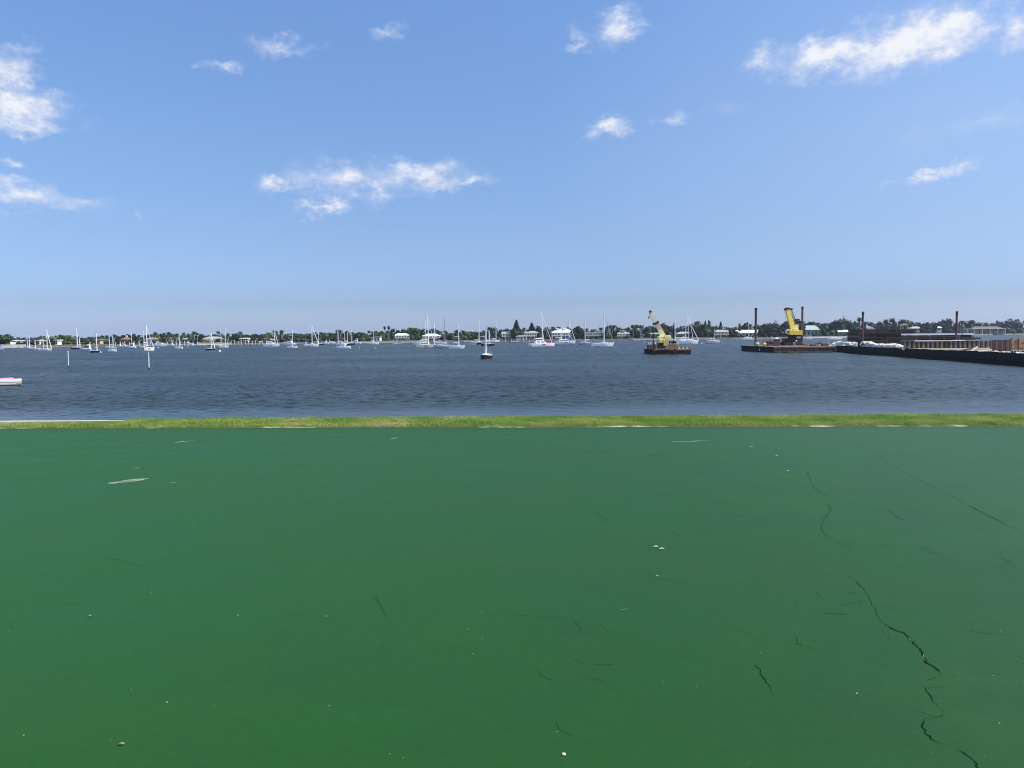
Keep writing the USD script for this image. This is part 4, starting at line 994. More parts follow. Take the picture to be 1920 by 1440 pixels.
LEAF_WORD = {"leaf_dark": "dark green", "leaf_mid": "green", "leaf_light": "light green", "leaf_blue": "dark bluish", "palm_leaf": "green", "dry_leaf": "grey"}
KIND_WORD = {"broad": "leafy tree", "bush": "low shrub", "palm": "palm", "fan": "palm"}
order = {}
for k, t in enumerate(tree_list):
    if t[7]:
        continue
    px = t[1]
    c, hw, what = min(LANDMARKS, key=lambda m: abs(m[0] - px))
    side = "behind" if abs(px - c) <= hw * 0.6 and t[0] != "bush" else "left of" if px < c else "right of"
    order.setdefault((t[0], what, side), []).append((abs(px - c) if side != "behind" else px, k))
for (kind, what, side), members in order.items():
    members.sort()
    for n, (_, k) in enumerate(members):
        word = f"{LEAF_WORD[tree_list[k][5]]} {KIND_WORD[kind]}"
        if side == "behind":
            tree_list[k][7] = f"{word} behind {what}" + (f", {ordinal(n + 1)} from the left" if len(members) > 1 else "")
        else:
            tree_list[k][7] = f"{word}, " + (f"the nearest {side} {what}" if n == 0 else f"{ordinal(n + 1)} {side} {what}")

first_of = {}
for kind, px, top, wpx, off, leaf, var, label in tree_list:
    o = shore_pt(px, off)
    h = (height_at(px, top, o[1]) - LAND_Z) * 1.05
    w = wpx * o[1] / FPX * (1.22 if kind == "palm" else 1.0)
    key = (kind, leaf, var)
    rz, sc = float(tree_rng.random() * 6.283), (w, w, max(1.2, h))
    if kind in ("palm", "fan"):
        sc = (w, w, max(2.0, h))
    if key not in first_of:
        r = np.random.default_rng(sum(map(ord, "".join(map(str, key)))))
        t = thing(KIND_NAME[kind], label, KIND_CAT[kind], o, rz, KIND_GROUP[kind], sc)
        for pname, mb, mat in tree_parts(kind, r):
            obj(pname, mb, mat or leaf, t)
        first_of[key] = t
    else:
        copy_of(first_of[key], KIND_NAME[kind], label, o, rz, sc, KIND_GROUP[kind])

# the far-off wood behind, which reads as one mass
def woods():
    r = np.random.default_rng(31)
    m = MB()
    for px in np.arange(-300, 2250, 5.0):
        off = r.uniform(60, 100)
        o = shore_pt(px, off)
        h = (height_at(px, profile(px) + 3.0, o[1]) - LAND_Z) * r.uniform(0.78, 1.0)
        w = 5.0 * o[1] / FPX
        m.ball((o[0], o[1], LAND_Z + h * 0.42), 1.0, 1, (w * 0.9, 3.0, h * 0.5), 0.12, r)
        for k in range(4):
            m.add(*leaves(12, (o[0] + r.normal(0, w * .4), o[1] - 1, LAND_Z + h * (0.2 + 0.24 * k)), max(w * 0.75, 1.4), 0.75, r))
    return m
tag(obj("distant_wood", woods(), "leaf_dark"), "dark mass of far-off trees behind the shore gardens", "wood", kind="stuff")

# ------------------------------------------------------------------ boats at their moorings
def hull_rings(L, B, zs, full=0.62, rake=0.06, n=12, grow=0.0, lift=0.10, draft=0.35):
    rings = []
    for s in np.linspace(0, 1, n):
        if s < 0.45:
            b = B / 2 * (full + (1 - full) * math.sin(s / 0.45 * math.pi / 2))
        else:
            b = B / 2 * max(0.02, 1 - ((s - 0.45) / 0.55) ** 2.3)
        z = zs * (1 + 0.16 * (2 * s - 1) ** 2 + lift * s)
        x = -L / 2 + L * s
        fx = lambda q: x + rake * L * (q / zs - 1) * max(0, s - 0.55) / 0.45
        kz = -draft * (1 - 0.75 * max(0, s - 0.6) / 0.4)
        b += grow
        rings.append(np.array([[fx(z), b, z], [fx(z * .5), b * 0.97, z * .5], [fx(0.02), b * 0.86, 0.02], [fx(kz), b * 0.42, kz], [fx(kz), -b * 0.42, kz], [fx(0.02), -b * 0.86, 0.02], [fx(z * .5), -b * 0.97, z * .5], [fx(z), -b, z]]))
    return rings


def add_hull(t, L, B, zs, mat, deck="white_gelcoat", stripe="navy_gelcoat", **kw):
    R = hull_rings(L, B, zs, **kw)
    obj("hull", MB().loft(R), mat, t, smooth=35)
    d = MB()
    d.loft([np.array([[r[0][0] - .02, r[0][1] * .93, r[0][2] - .02], [r[0][0] - .02, r[0][1] * .88, r[0][2] + .05], [r[7][0] - .02, r[7][1] * .88, r[7][2] + .05], [r[7][0] - .02, r[7][1] * .93, r[7][2] - .02]]) for r in R])
    obj("deck", d, deck, t)
    st = MB()
    for side in (0, 7):
        o = 1 if side == 0 else -1
        a = [[r[2 if side == 0 else 5] + [0, 0.012 * o, -0.12], r[2 if side == 0 else 5] + [0, 0.014 * o + o * 0.01, 0.10]] for r in R]
        v = np.array(a).reshape(-1, 3)
        st.add(v, [[2 * i, 2 * i + 2, 2 * i + 3, 2 * i + 1] for i in range(len(R) - 1)])
    obj("boot_stripe", st, stripe, t)
    return R


def cabin(t, x0, x1, w, z0, h, mat="white_gelcoat", name="cabin", rake=0.35, windows=3, front=True):
    m = MB()
    m.loft([np.array([[x0, -w / 2, z0], [x1, -w / 2 * .86, z0], [x1, w / 2 * .86, z0], [x0, w / 2, z0]]),
            np.array([[x0 + .03, -w / 2 * .93, z0 + h * .8], [x1 - rake * h, -w / 2 * .78, z0 + h * .8], [x1 - rake * h, w / 2 * .78, z0 + h * .8], [x0 + .03, w / 2 * .93, z0 + h * .8]]),
            np.array([[x0 + .12, -w / 2 * .80, z0 + h], [x1 - rake * h - .15, -w / 2 * .66, z0 + h], [x1 - rake * h - .15, w / 2 * .66, z0 + h], [x0 + .12, w / 2 * .80, z0 + h]])])
    c = obj(name, m, mat, t)
    for s in (-1, 1):
        for i in range(windows):
            a, b = x0 + (x1 - x0) * (0.08 + 0.80 * i / windows), x0 + (x1 - x0) * (0.08 + 0.80 * (i + 0.82) / windows)
            ya = lambda x, f: s * (w / 2 * (1 - 0.14 * (x - x0) / (x1 - x0)) * f + 0.02)
            v = [[a, ya(a, .975), z0 + h * .30], [b, ya(b, .975), z0 + h * .30], [b - .02, ya(b, .945), z0 + h * .70], [a + .02, ya(a, .945), z0 + h * .70]]
            obj("window", MB().add(v, [[0, 1, 2], [0, 2, 3]]), "dark_glass", c)
    return c


def mast(t, x, z0, z1, r=0.10, mat="white_spar", spread=True, lean=0.0, name="mast"):
    m = MB().bar((x, 0, z0), (x + lean, 0, z1), min(r * 1.4, r * 0.5 + 0.11), min(r * 1.05, r * 0.4 + 0.08), 7)
    k = obj(name, m, mat, t)
    if spread:
        zz = z0 + (z1 - z0) * 0.55
        obj("spreader", MB().bar((x + lean * .55, -0.75, zz + .08), (x + lean * .55, 0.75, zz + .08), 0.03, sides=4), mat, k)
    obj("masthead", MB().box((x + lean, 0, z1 + 0.04), (0.34, 0.10, 0.10)).bar((x + lean - .1, 0, z1), (x + lean - .1, 0, z1 + .55), 0.02, sides=4), "grey_wire", k)
    return k


def wires(t, pts, r=0.022, mat="grey_wire", name="stay"):
    for a, b in pts:
        obj(name, MB().bar(a, b, r, sides=4), mat, t)


def place(x0, x1, yw, face):
    """Where a boat lies, and its length: face is the heading in degrees, 0 = bow to the picture's right."""
    c = on_plane((x0 + x1) / 2, yw, 0.0)
    w = (x1 - x0) * c[1] / FPX
    return c, w


def sailboat(label, x0, x1, yw, mpx, mtop, face=0, hull="white_gelcoat", stripe="navy_gelcoat", jib=None, cover="white_canvas", mizzen=None, has_cabin=True, deck="white_gelcoat", zs=None, spar="white_spar", stay=True, r=0.11, lean=0.0, B=None, dodger=None, name="sailboat", group="sailboats at their moorings"):
    c, w = place(x0, x1, yw, face)
    f = math.radians(face)
    L = w / max(0.35, abs(math.cos(f)))
    if abs(math.cos(f)) < 0.35:
        L = w * 2.6
    B = B or min(0.32 * L, 3.6)
    zs = zs or 0.105 * L + 0.30
    t = thing(name, label, "sailboat", c, f, group)
    add_hull(t, L, B, zs, hull, deck, stripe)
    side = 1 if math.cos(f) >= 0 else -1
    mx = ((mpx - (x0 + x1) / 2) * c[1] / FPX) * side if abs(math.cos(f)) > 0.35 else 0.06 * L
    mx = max(-0.42 * L, min(0.42 * L, mx))
    zt = height_at(mpx, mtop, c[1])
    z0 = zs
    if has_cabin:
        cabin(t, -0.10 * L, 0.24 * L, B * 0.62, zs, 0.10 * L * 0.45 + 0.12, windows=2 if L < 8 else 3)
    obj("cockpit_coaming", MB().box((-0.25 * L, B * 0.27, zs * 1.08), (0.26 * L, 0.10, 0.3)).box((-0.25 * L, -B * 0.27, zs * 1.08), (0.26 * L, 0.10, 0.3)).box((-0.385 * L, 0, zs * 1.08), (0.10, B * 0.5, 0.3)), deck, t)
    mast(t, mx, z0, zt, r, spar, lean=lean)
    bz = zs + 0.055 * L + 0.75
    bl = 0.36 * L
    be = (max(mx - bl, -0.49 * L), 0, bz + 0.1)
    obj("boom", MB().bar((mx, 0, bz), be, 0.06, 0.05, 6), spar, t)
    if cover:
        obj("sail_cover", MB().bar((mx - .05, 0, bz + .24), (be[0] + .2, 0, bz + .2), 0.19, 0.10, 7), cover, t)
    bow = (L / 2 - 0.1, 0, zs * 1.28)
    top = (mx + lean * 0.98, 0, z0 + (zt - z0) * 0.97)
    if jib:
        obj("furled_jib", MB().bar(bow, top, 0.15, 0.09, 6), jib, t)
    elif stay:
        wires(t, [(bow, top)])
    if stay:
        wires(t, [(top, (-L / 2 + 0.1, 0, zs * 1.1))], name="stay")
        wires(t, [((mx + lean * .8, 0, z0 + (zt - z0) * .82), (mx - 0.1, B * 0.46, zs)), ((mx + lean * .8, 0, z0 + (zt - z0) * .82), (mx - 0.1, -B * 0.46, zs))], name="shroud")
    if mizzen:
        mp, mt = mizzen
        mz = ((mp - (x0 + x1) / 2) * c[1] / FPX) * side
        mz = max(-0.46 * L, min(0.46 * L, mz))
        mast(t, mz, z0, height_at(mp, mt, c[1]), r * 0.85, spar, name="mizzen_mast")
    if dodger:
        obj("dodger", MB().box((-0.13 * L, 0, zs + 0.75), (0.09 * L, B * 0.6, 0.65), taper=0.7), dodger, t)
    rail = MB()
    for s in (-1, 1):
        for k in range(5):
            xx = -0.46 * L + 0.9 * L * k / 4
            bb = B / 2 * (0.62 + 0.38 * math.sin(min(1, (xx / L + .5) / .45) * 1.57)) if xx / L + .5 < .45 else B / 2 * max(.02, 1 - ((xx / L + .05) / .55) ** 2.3)
            rail.bar((xx, s * bb * .9, zs), (xx, s * bb * .9, zs * 1.2 + .6), 0.018, sides=4)
    obj("stanchion_rail", rail, "grey_wire", t)
    obj("rudder_head", MB().box((-L / 2 - 0.08, 0, zs * .45), (0.16, 0.08, zs * .9 + .3)), hull, t)
    return t


def motorboat(label, x0, x1, yw, top, face=0, hull="white_gelcoat", house_x=(-0.25, 0.22), levels=1, bridge=False, tower=None, stripe="navy_gelcoat", cabin_mat="white_gelcoat", name="motor_boat", wins=3, mastp=None, cover=None, zs=None, group="motor boats at their moorings", engine=False):
    c, w = place(x0, x1, yw, face)
    f = math.radians(face)
    L = w / max(0.4, abs(math.cos(f)))
    B = min(0.33 * L, 5.2)
    zt = height_at((x0 + x1) / 2, top, c[1])
    zs = zs or min(0.13 * L + 0.2, max(0.5, zt * 0.48))
    t = thing(name, label, "motor boat", c, f, group)
    add_hull(t, L, B, zs, hull, stripe=stripe, full=0.9, lift=0.30, rake=0.10)
    z = zs
    hx = list(house_x)
    if levels:
        lh = max(0.6, (zt - zs) / (levels + (0.45 if bridge else 0)))
        for k in range(levels):
            cabin(t, hx[0] * L, hx[1] * L, B * (0.80 - 0.1 * k), z, lh, cabin_mat, "cabin" if k == 0 else "upper_cabin", 0.7, wins)
            z += lh
            hx = [hx[0] + 0.03, hx[1] - 0.09]
        if bridge:
            obj("bridge_top", MB().box(((hx[0] + .02) * L, 0, z + 0.9), (0.16 * L, B * 0.6, 0.12)).bar((hx[0] * L, B * .25, z), (hx[0] * L, B * .25, z + .9), .05, sides=4).bar((hx[0] * L, -B * .25, z), (hx[0] * L, -B * .25, z + .9), .05, sides=4).bar(((hx[0] + .08) * L, B * .25, z), ((hx[0] + .08) * L, B * .25, z + .9), .05, sides=4).bar(((hx[0] + .08) * L, -B * .25, z), ((hx[0] + .08) * L, -B * .25, z + .9), .05, sides=4), "white_gelcoat", t)
        obj("radar_arch", MB().bar((hx[0] * L, -B * .3, z), (hx[0] * L - .3, -B * .2, z + .8), .07, sides=5).bar((hx[0] * L, B * .3, z), (hx[0] * L - .3, B * .2, z + .8), .07, sides=5).bar((hx[0] * L - .3, -B * .2, z + .8), (hx[0] * L - .3, B * .2, z + .8), .07, sides=5), "white_gelcoat", t)
    if cover:
        obj("boat_cover", MB().loft([np.array([[-L * .42, -B * .4, zs], [L * .30, -B * .36, zs * 1.1], [L * .30, B * .36, zs * 1.1], [-L * .42, B * .4, zs]]), np.array([[-L * .30, -B * .10, zs + (zt - zs)], [L * .16, -B * .08, zs + (zt - zs) * .8], [L * .16, B * .08, zs + (zt - zs) * .8], [-L * .30, B * .10, zs + (zt - zs)]])]), cover, t)
    if engine:
        obj("outboard_engine", MB().box((-L / 2 - .2, 0, zs * .8), (.4, .35, .7), bevel=.08).bar((-L / 2 - .2, 0, zs * .5), (-L / 2 - .2, 0, -.3), .08, sides=5), "black_rubber", t)
    if tower:
        obj("tuna_tower", MB().bar((hx[0] * L, -.6, z), (hx[0] * L, -.35, tower + z), .05, sides=4).bar((hx[0] * L, .6, z), (hx[0] * L, .35, tower + z), .05, sides=4).bar((hx[0] * L + 1.4, -.6, z), (hx[0] * L + .8, -.35, tower + z), .05, sides=4).bar((hx[0] * L + 1.4, .6, z), (hx[0] * L + .8, .35, tower + z), .05, sides=4).box((hx[0] * L + .4, 0, tower + z), (1.3, 1.1, .14)), "white_spar", t)
    if mastp:
        mp, mt = mastp
        side = 1 if math.cos(f) >= 0 else -1
        mx = ((mp - (x0 + x1) / 2) * c[1] / FPX) * side
        mast(t, mx, zs, height_at(mp, mt, c[1]), 0.08, spread=False, name="signal_mast")
    obj("bow_rail", MB().path([(L * .12, B * .44, zs * 1.25 + .05), (L * .12, B * .44, zs * 1.25 + .6), (L * .34, B * .26, zs * 1.45 + .6), (L * .48, 0, zs * 1.55 + .6), (L * .34, -B * .26, zs * 1.45 + .6), (L * .12, -B * .44, zs * 1.25 + .6), (L * .12, -B * .44, zs * 1.25 + .05)], 0.02, 4), "grey_wire", t)
    return t


def catamaran(label, x0, x1, yw, top, mpx, mtop, face=0, hull="white_gelcoat", house_x=(-0.30, 0.18), net=None, wins=3, lean=0.0, jib="white_spar", extra=None, group="catamarans at their moorings"):
    c, w = place(x0, x1, yw, face)
    f = math.radians(face)
    L = w / max(0.4, abs(math.cos(f)) + 0.35 * abs(math.sin(f)))
    B = 0.5 * L
    zt = height_at((x0 + x1) / 2, top, c[1])
    zs = max(0.9, zt * 0.52)
    t = thing("catamaran", label, "catamaran", c, f, group)
    for s in (-1, 1):
        R = hull_rings(L, 0.15 * L, zs, full=0.75, rake=0.03, lift=0.05)
        obj("hull", MB().loft([r + [0, s * (B / 2 - .07 * L), 0] for r in R]), hull, t, smooth=35)
        obj("hull_window", MB().box((0.02 * L, s * (B / 2 + 0.008 * L), zs * .66), (0.14 * L, 0.05, 0.22)), "dark_glass", t)
    obj("bridge_deck", MB().box((-0.10 * L, 0, zs * .86), (0.62 * L, B - .16 * L, zs * .34)), hull, t)
    cabin(t, house_x[0] * L, house_x[1] * L, B * 0.62, zs * 1.03 + .004, zt - zs * 1.03, hull, "cabin", 0.9, wins)
    obj("trampoline", MB().box((0.33 * L, 0, zs * .9), (0.22 * L, B - .16 * L, 0.06)), net or "grey_wire", t)
    obj("cross_beam", MB().bar((0.44 * L, -B / 2 + .07 * L, zs * .95), (0.44 * L, B / 2 - .07 * L, zs * .95), 0.1, sides=6), "white_spar", t)
    side = 1 if math.cos(f) >= 0 else -1
    mx = ((mpx - (x0 + x1) / 2) * c[1] / FPX) * side
    z1 = height_at(mpx, mtop, c[1])
    mast(t, mx, zs, z1, 0.13, lean=lean)
    bz = zt + 0.7
    obj("boom", MB().bar((mx, 0, bz), (mx - 0.36 * L, 0, bz + .1), 0.08, sides=6), "white_spar", t)
    obj("sail_cover", MB().bar((mx - .1, 0, bz + .25), (mx - 0.34 * L, 0, bz + .25), 0.22, 0.14, 7), "white_canvas", t)
    obj("furled_jib", MB().bar((0.44 * L, 0, zs), (mx + lean * .95, 0, zs + (z1 - zs) * .94), 0.10, 0.06, 6), jib, t)
    if extra:
        extra(t, L, B, zs, zt)
    return t


S = sailboat
# left end
S("white ketch with two thin masts, leftmost large sailboat by the beach wall", 54, 75, 657, 54.3, 628, 180, stripe="grey_gelcoat", hull="grey_gelcoat", mizzen=(66.5, 636), cover=None)
S("small white sloop half behind the leftmost ketch", 45, 57, 653, 51.5, 633, 180, cover="pink_canvas")
S("white sloop with a thick white furled jib sloping to the right at far left", 77, 97, 658, 89.0, 617, 0, jib="white_spar", mizzen=(81.5, 638))
S("dark blue sloop with a tall thick white mast left of the white covered motor boat", 132, 153, 655.2, 145.3, 613, 180, hull="navy_gelcoat", stripe="maroon_gelcoat", mizzen=(150, 634), r=0.17)
S("small navy sloop with white deck just right of the white covered motor boat", 171, 187.5, 661.5, 182, 624, 0, hull="navy_gelcoat", stripe="maroon_gelcoat")
S("white sloop left one of the pair behind the covered white hull", 197, 212, 653.5, 205.3, 629, 180)
S("small teal-hulled sloop with a thin mast behind the covered white hull", 208, 219, 654.5, 212.3, 629, 0, hull="teal_gelcoat")
S("low white hull without mast under a pale cover at left", 203, 219.5, 659.7, 211, 654, 0, cover=None, stay=False, has_cabin=True, r=0.04)
S("white sloop directly left of the catamaran with the dark window", 261, 275, 653.3, 270.4, 620, 180)
S("single white sloop with sails stowed standing apart right of the white motor yacht at left", 326, 342, 654.2, 336.5, 625, 180, stripe="grey_gelcoat")
S("dark blue sloop with a white mast and blue sail cover before the large arcaded house", 386, 403.5, 657.5, 396.3, 622, 0, hull="navy_gelcoat", stripe="maroon_gelcoat", cover="navy_canvas", jib="white_spar")
S("white sloop with tall mast right of the arcaded house", 411, 429, 652.4, 423, 614, 0, r=0.09)
S("white sloop half hidden behind the one right of the arcaded house", 402, 416, 649.2, 418, 612, 0, r=0.06)
S("white sloop moored alone in front of the white cabin cruiser", 538, 557, 653.2, 548.6, 618, 180, stripe="grey_gelcoat")
S("white ketch with a diagonal white furled jib right of the white cabin cruiser", 570, 598, 650.5, 585.3, 609, 0, jib="white_spar", cover="navy_canvas", dodger="navy_canvas", mizzen=(574, 640))
S("dark-hulled sloop just right of the white ketch with the diagonal jib", 592, 608, 647.3, 597.6, 621, 0, hull="navy_gelcoat", stripe="maroon_gelcoat")
S("white sloop with the leftmost of four close masts right of the white ketch", 629, 650, 647.2, 634, 619, 180, dodger="white_canvas")
S("dark-hulled sloop right of four close masts, beside the white fishing boat", 646, 666, 647, 651.8, 623, 0, hull="navy_gelcoat", stripe="maroon_gelcoat", mizzen=(642.5, 623))
S("white hull under a full white cover in front of the four close masts", 630, 657, 654.3, 646, 648, 180, cover=None, stay=False, r=0.04, dodger="white_canvas")
S("white sloop with A-shaped rigging before the yellow-roofed boathouse", 693, 711, 646.2, 701, 619, 0, dodger="white_canvas")
# middle
S("white sloop behind the cream catamaran, with the left one of its cluster's masts", 776, 800, 647, 799.6, 600, 180, dodger="blue_canvas", r=0.13)
S("low grey-hulled sloop with white deckhouse right of the cream catamaran", 812, 843, 652.4, 812.8, 605, 180, hull="grey_gelcoat", r=0.14)
S("wooden-masted brown-sterned sloop behind the low grey-hulled sloop", 817, 837, 645.2, 834, 598, 180, spar="wood_spar", hull="white_gelcoat", stripe="maroon_gelcoat", r=0.15)
S("white sloop with a rounded coach roof right of the brown mast", 842, 872, 653.8, 860.3, 602, 0, stripe="grey_gelcoat", r=0.11)
S("navy sloop with a very white tall mast, dinghy at its stern, behind the bow-on boat", 884, 911, 646.3, 898.2, 598.5, 0, hull="navy_gelcoat", stripe="maroon_gelcoat", r=0.18)
S("navy-and-white sloop lying just behind the small dark bow-on sailboat", 902.5, 928, 648.8, 917, 620, 0, hull="navy_gelcoat", stripe="maroon_gelcoat")
S("small dark red sailboat seen end-on, nearest boat in the middle of the photo", 902.5, 921, 672.6, 911, 619, 262, hull="maroon_gelcoat", stripe="black_rubber", r=0.10, cover="navy_canvas", B=2.5, zs=0.70)
S("white sloop with a tall white mast at the low dock", 912, 936, 641.8, 930, 600.5, 0, r=0.17, mizzen=(918.5, 620))
S("white sloop with a tall mast between the mansion and the blue-covered boat", 1083, 1107, 645.6, 1097, 600, 180, hull="grey_gelcoat", stripe="navy_gelcoat", jib=None, r=0.12)
S("long white sloop with a tall bright mast and dark sail cover right of the mansion", 1109, 1151, 649.7, 1132.5, 587.5, 0, r=0.20, cover="navy_canvas", jib="grey_wire", stripe="grey_gelcoat")
# behind the crane barge
S("white sloop with the left one of three tall masts behind the crane barge", 1256, 1290, 643.5, 1265.5, 592, 180, r=0.12, dodger="white_canvas")
S("white ketch with twin tall white masts right of the small crane barge", 1268, 1310, 645, 1285.5, 588, 0, r=0.14, mizzen=None, jib="white_spar")
S("white sloop in the middle behind the twin-masted ketch by the crane barge", 1272, 1300, 641.5, 1291, 588, 0, r=0.14, jib="white_spar")
S("small pink and white sloop alone between the two crane barges", 1324, 1350, 643.4, 1339, 617, 0, hull="pink_gelcoat", stripe="maroon_gelcoat", r=0.09)

M = motorboat
M("white motor cruiser with a tall white canvas cabin left of the small navy sloop", 150, 171, 658.4, 645.6, 180, house_x=(-0.40, 0.12), hull="grey_gelcoat", cabin_mat="white_canvas", wins=2)
M("small white motor boat at the timber dock, left one of two", 218, 229, 650.6, 645.5, 180)
M("small white motor boat at the timber dock, right one of two", 228.5, 239, 650.4, 645, 0)
M("white motor cruiser with a thin signal mast left of the catamaran with the dark window", 239.5, 254.5, 653, 644, 180, mastp=(247.6, 621))
M("large white motor yacht moored right of the catamaran with the dark window", 288, 314, 650.2, 641.2, 0, levels=1, bridge=True, wins=5)
M("small white boat at the dock left of the orange-cream house's palms", 316, 327, 648.8, 644.5, 180)
M("white open boat tied to the dock left of the large arcaded house", 351, 367, 648.6, 644.3, 0)
M("white cabin cruiser behind the lone white sloop right of the docks", 530.5, 553, 647.3, 638.8, 180, levels=1, bridge=True, wins=4)
M("white motor boat left one of two moored before the green trees", 603, 616, 645.3, 639, 180)
M("white motor boat right one of two moored before the green trees", 614, 630, 645, 639.5, 0)
M("white sport fishing boat with a tower right of the four close masts", 657.5, 675.5, 644.8, 637, 180, levels=1, bridge=True, tower=1.4, wins=3, mastp=(659.6, 618))
M("small open white boat below the white hip-roofed veranda house", 736, 750.5, 646.2, 643, 180, levels=0)
M("white motor boat with a white awning left of the cream catamaran's masts", 779, 796, 643.5, 636.8, 180, levels=1, bridge=True)
M("white dinghy at the stern of the navy sloop with the very white mast", 880.5, 893.5, 646.8, 643.6, 180, levels=0)
M("white motor boat under the low dock's right part", 957, 974, 641.3, 638.6, 0, levels=0)
M("white cabin boat with an awning before the long grey-green house", 1268, 1287, 639.2, 630.8, 180, levels=1, bridge=True, hull="grey_gelcoat")
M("long white motor yacht in front of the long white-roofed house", 1384, 1416, 638.4, 632, 180, levels=1, wins=5, mastp=(1403.5, 593))
M("white motor yacht just right of the large yellow crane, far behind it", 1506, 1522, 636.6, 632, 180)
M("white motor yacht behind the left end of the white rubble", 1551, 1579, 637.6, 632.2, 0, levels=1, wins=5)
# nearest boat, cut off by the left edge
M("white open boat with a pink cover cut off by the photo's left edge", -34, 28, 723.5, 708.5, 212, levels=0, cover="pink_canvas", stripe="black_rubber", zs=0.55, name="open_boat", group="open boats")


boat = stage.GetPrimAtPath("/World/open_boat")
obj("rub_rail", MB().bar((-3.0, 0.86, 0.36), (1.4, 0.90, 0.40), 0.03, sides=5).bar((-2.9, 0.84, 0.22), (-1.6, 0.85, 0.22), 0.025, sides=5), "black_rubber", boat)


def red_lines(t, L, B, zs, zt):
    obj("red_cover", MB().bar((0.20 * L, -B * .25, zs * 1.1), (0.42 * L, -B * .25, zs * 1.1), 0.35, 0.2, 6), "red_canvas", t)
    obj("red_cover", MB().box((0.26 * L, 0, zs * 1.12), (0.20 * L, B * .35, 0.35), taper=.7), "red_canvas", t)
def blue_cover(t, L, B, zs, zt):
    obj("blue_cover", MB().box((0.16 * L, 0, zs * 1.4 + .9), (0.20 * L, B * .45, 1.9), taper=.45), "blue_canvas", t)
C = catamaran
C("white catamaran with a dark cabin window before the tall white pavilion house", 271, 289, 657.2, 647, 276.3, 609, 25, wins=2)
C("white catamaran with two close masts left of the white cabin cruiser", 496, 523, 650.4, 640.5, 515.7, 619, 0, wins=3)
C("large cream catamaran below the cluster of three tall masts", 782, 817, 651.6, 641, 804.2, 587, 0, hull="cream_gelcoat", wins=3, lean=-0.7)
C("big white catamaran with red covers on its foredeck", 992, 1040, 649.6, 638.6, 1019, 583, 14, wins=2, extra=red_lines, lean=-0.9)
C("white catamaran with blue covers in front of the large white mansion", 1041, 1078.5, 644.4, 636.5, 1053.3, 609, 0, wins=4, extra=blue_cover)
S("white sloop overlapping the blue-covered catamaran, with a white furled jib", 1056, 1079, 643.6, 1066.8, 600, 0, jib="white_spar", r=0.12)

# --- marker poles, signs and mooring buoys in the water
for px, pyw, top, lab in [(128.5, 688.5, 659, "white pole standing in the water, the taller left one of two"), (279.5, 692.5, 662, "white pole standing in the water, the right one of two")]:
    c = on_plane(px, pyw, 0)
    t = thing("marker_pole", lab, "marker pole", c, 0, "white marker poles")
    zt = height_at(px, top, c[1])
    obj("pole", MB().bar((0, 0, 0.30), (0.02, 0, zt), 0.062, 0.057, 10), "white_spar", t, smooth=40)
    obj("pole_foot", MB().bar((0, 0, -1.0), (0, 0, 0.298), 0.10, 0.10, 10), "black_rubber", t, smooth=40)
    obj("pole_cap", MB().lathe([(0.0, zt + .06), (0.06, zt + .04), (0.095, zt + .001), (0.095, zt - .05), (0.0, zt - .051)][::-1], 10, (0.02, 0, 0)), "white_spar", t)
c = on_plane(4.3, 659.5, 0)
t = thing("warning_sign", "white board on two posts standing in the water at the left edge", "sign", c)
for s in (-1, 1):
    obj("post", MB().bar((s * .5, 0, -1), (s * .5, 0, 2.2), 0.09, sides=8), "weathered_timber", t)
obj("board", MB().box((0, -.14, 1.55), (1.35, 0.08, 1.25)), "white_canvas", t)
for px, py, r, lab in [(188.6, 661.2, 0.28, "white mooring buoy touching the small navy sloop's bow"), (296.5, 652.8, 0.28, "white mooring buoy below the large white motor yacht"), (412.2, 659.6, 0.42, "larger white mooring buoy right of the dark blue sloop by the arcaded house"), (351.8, 651, 0.25, "small white buoy before the dock left of the arcaded house"), (602.5, 650.6, 0.28, "white buoy right of the white ketch with the diagonal jib"),
                       (625.5, 653, 0.22, "small white buoy left of the covered white hull"), (658, 654.3, 0.22, "small white buoy at the bow of the covered white hull"), (703.2, 653, 0.2, "tiny white buoy in open water below the yellow-roofed boathouse"), (1207.8, 641.6, 0.28, "white buoy left of the small crane barge"), (1315.6, 644.6, 0.36, "white buoy left of the pink and white sloop"), (1354, 642.8, 0.2, "tiny pale buoy at the pink and white sloop's right end")]:
    c = on_plane(px, py, 0)
    t = thing("mooring_buoy", lab, "buoy", c, 0, "white mooring buoys")
    obj("float", MB().ball((0, 0, r * .35), r, 2), "white_gelcoat", t, smooth=True)
    obj("ring", MB().bar((0, 0, r * 1.25), (0, 0, r * 1.25 + .16), 0.05, sides=6), "grey_wire", t)
for px, py, top, lab in [(674.5, 654, 650.5, "short white stake in the water right of the covered white hull")]:
    c = on_plane(px, py, 0)
    t = thing("marker_stake", lab, "marker pole", c)
    obj("stake", MB().bar((0, 0, -1), (0, 0, height_at(px, top, c[1])), 0.09, sides=8), "white_spar", t)

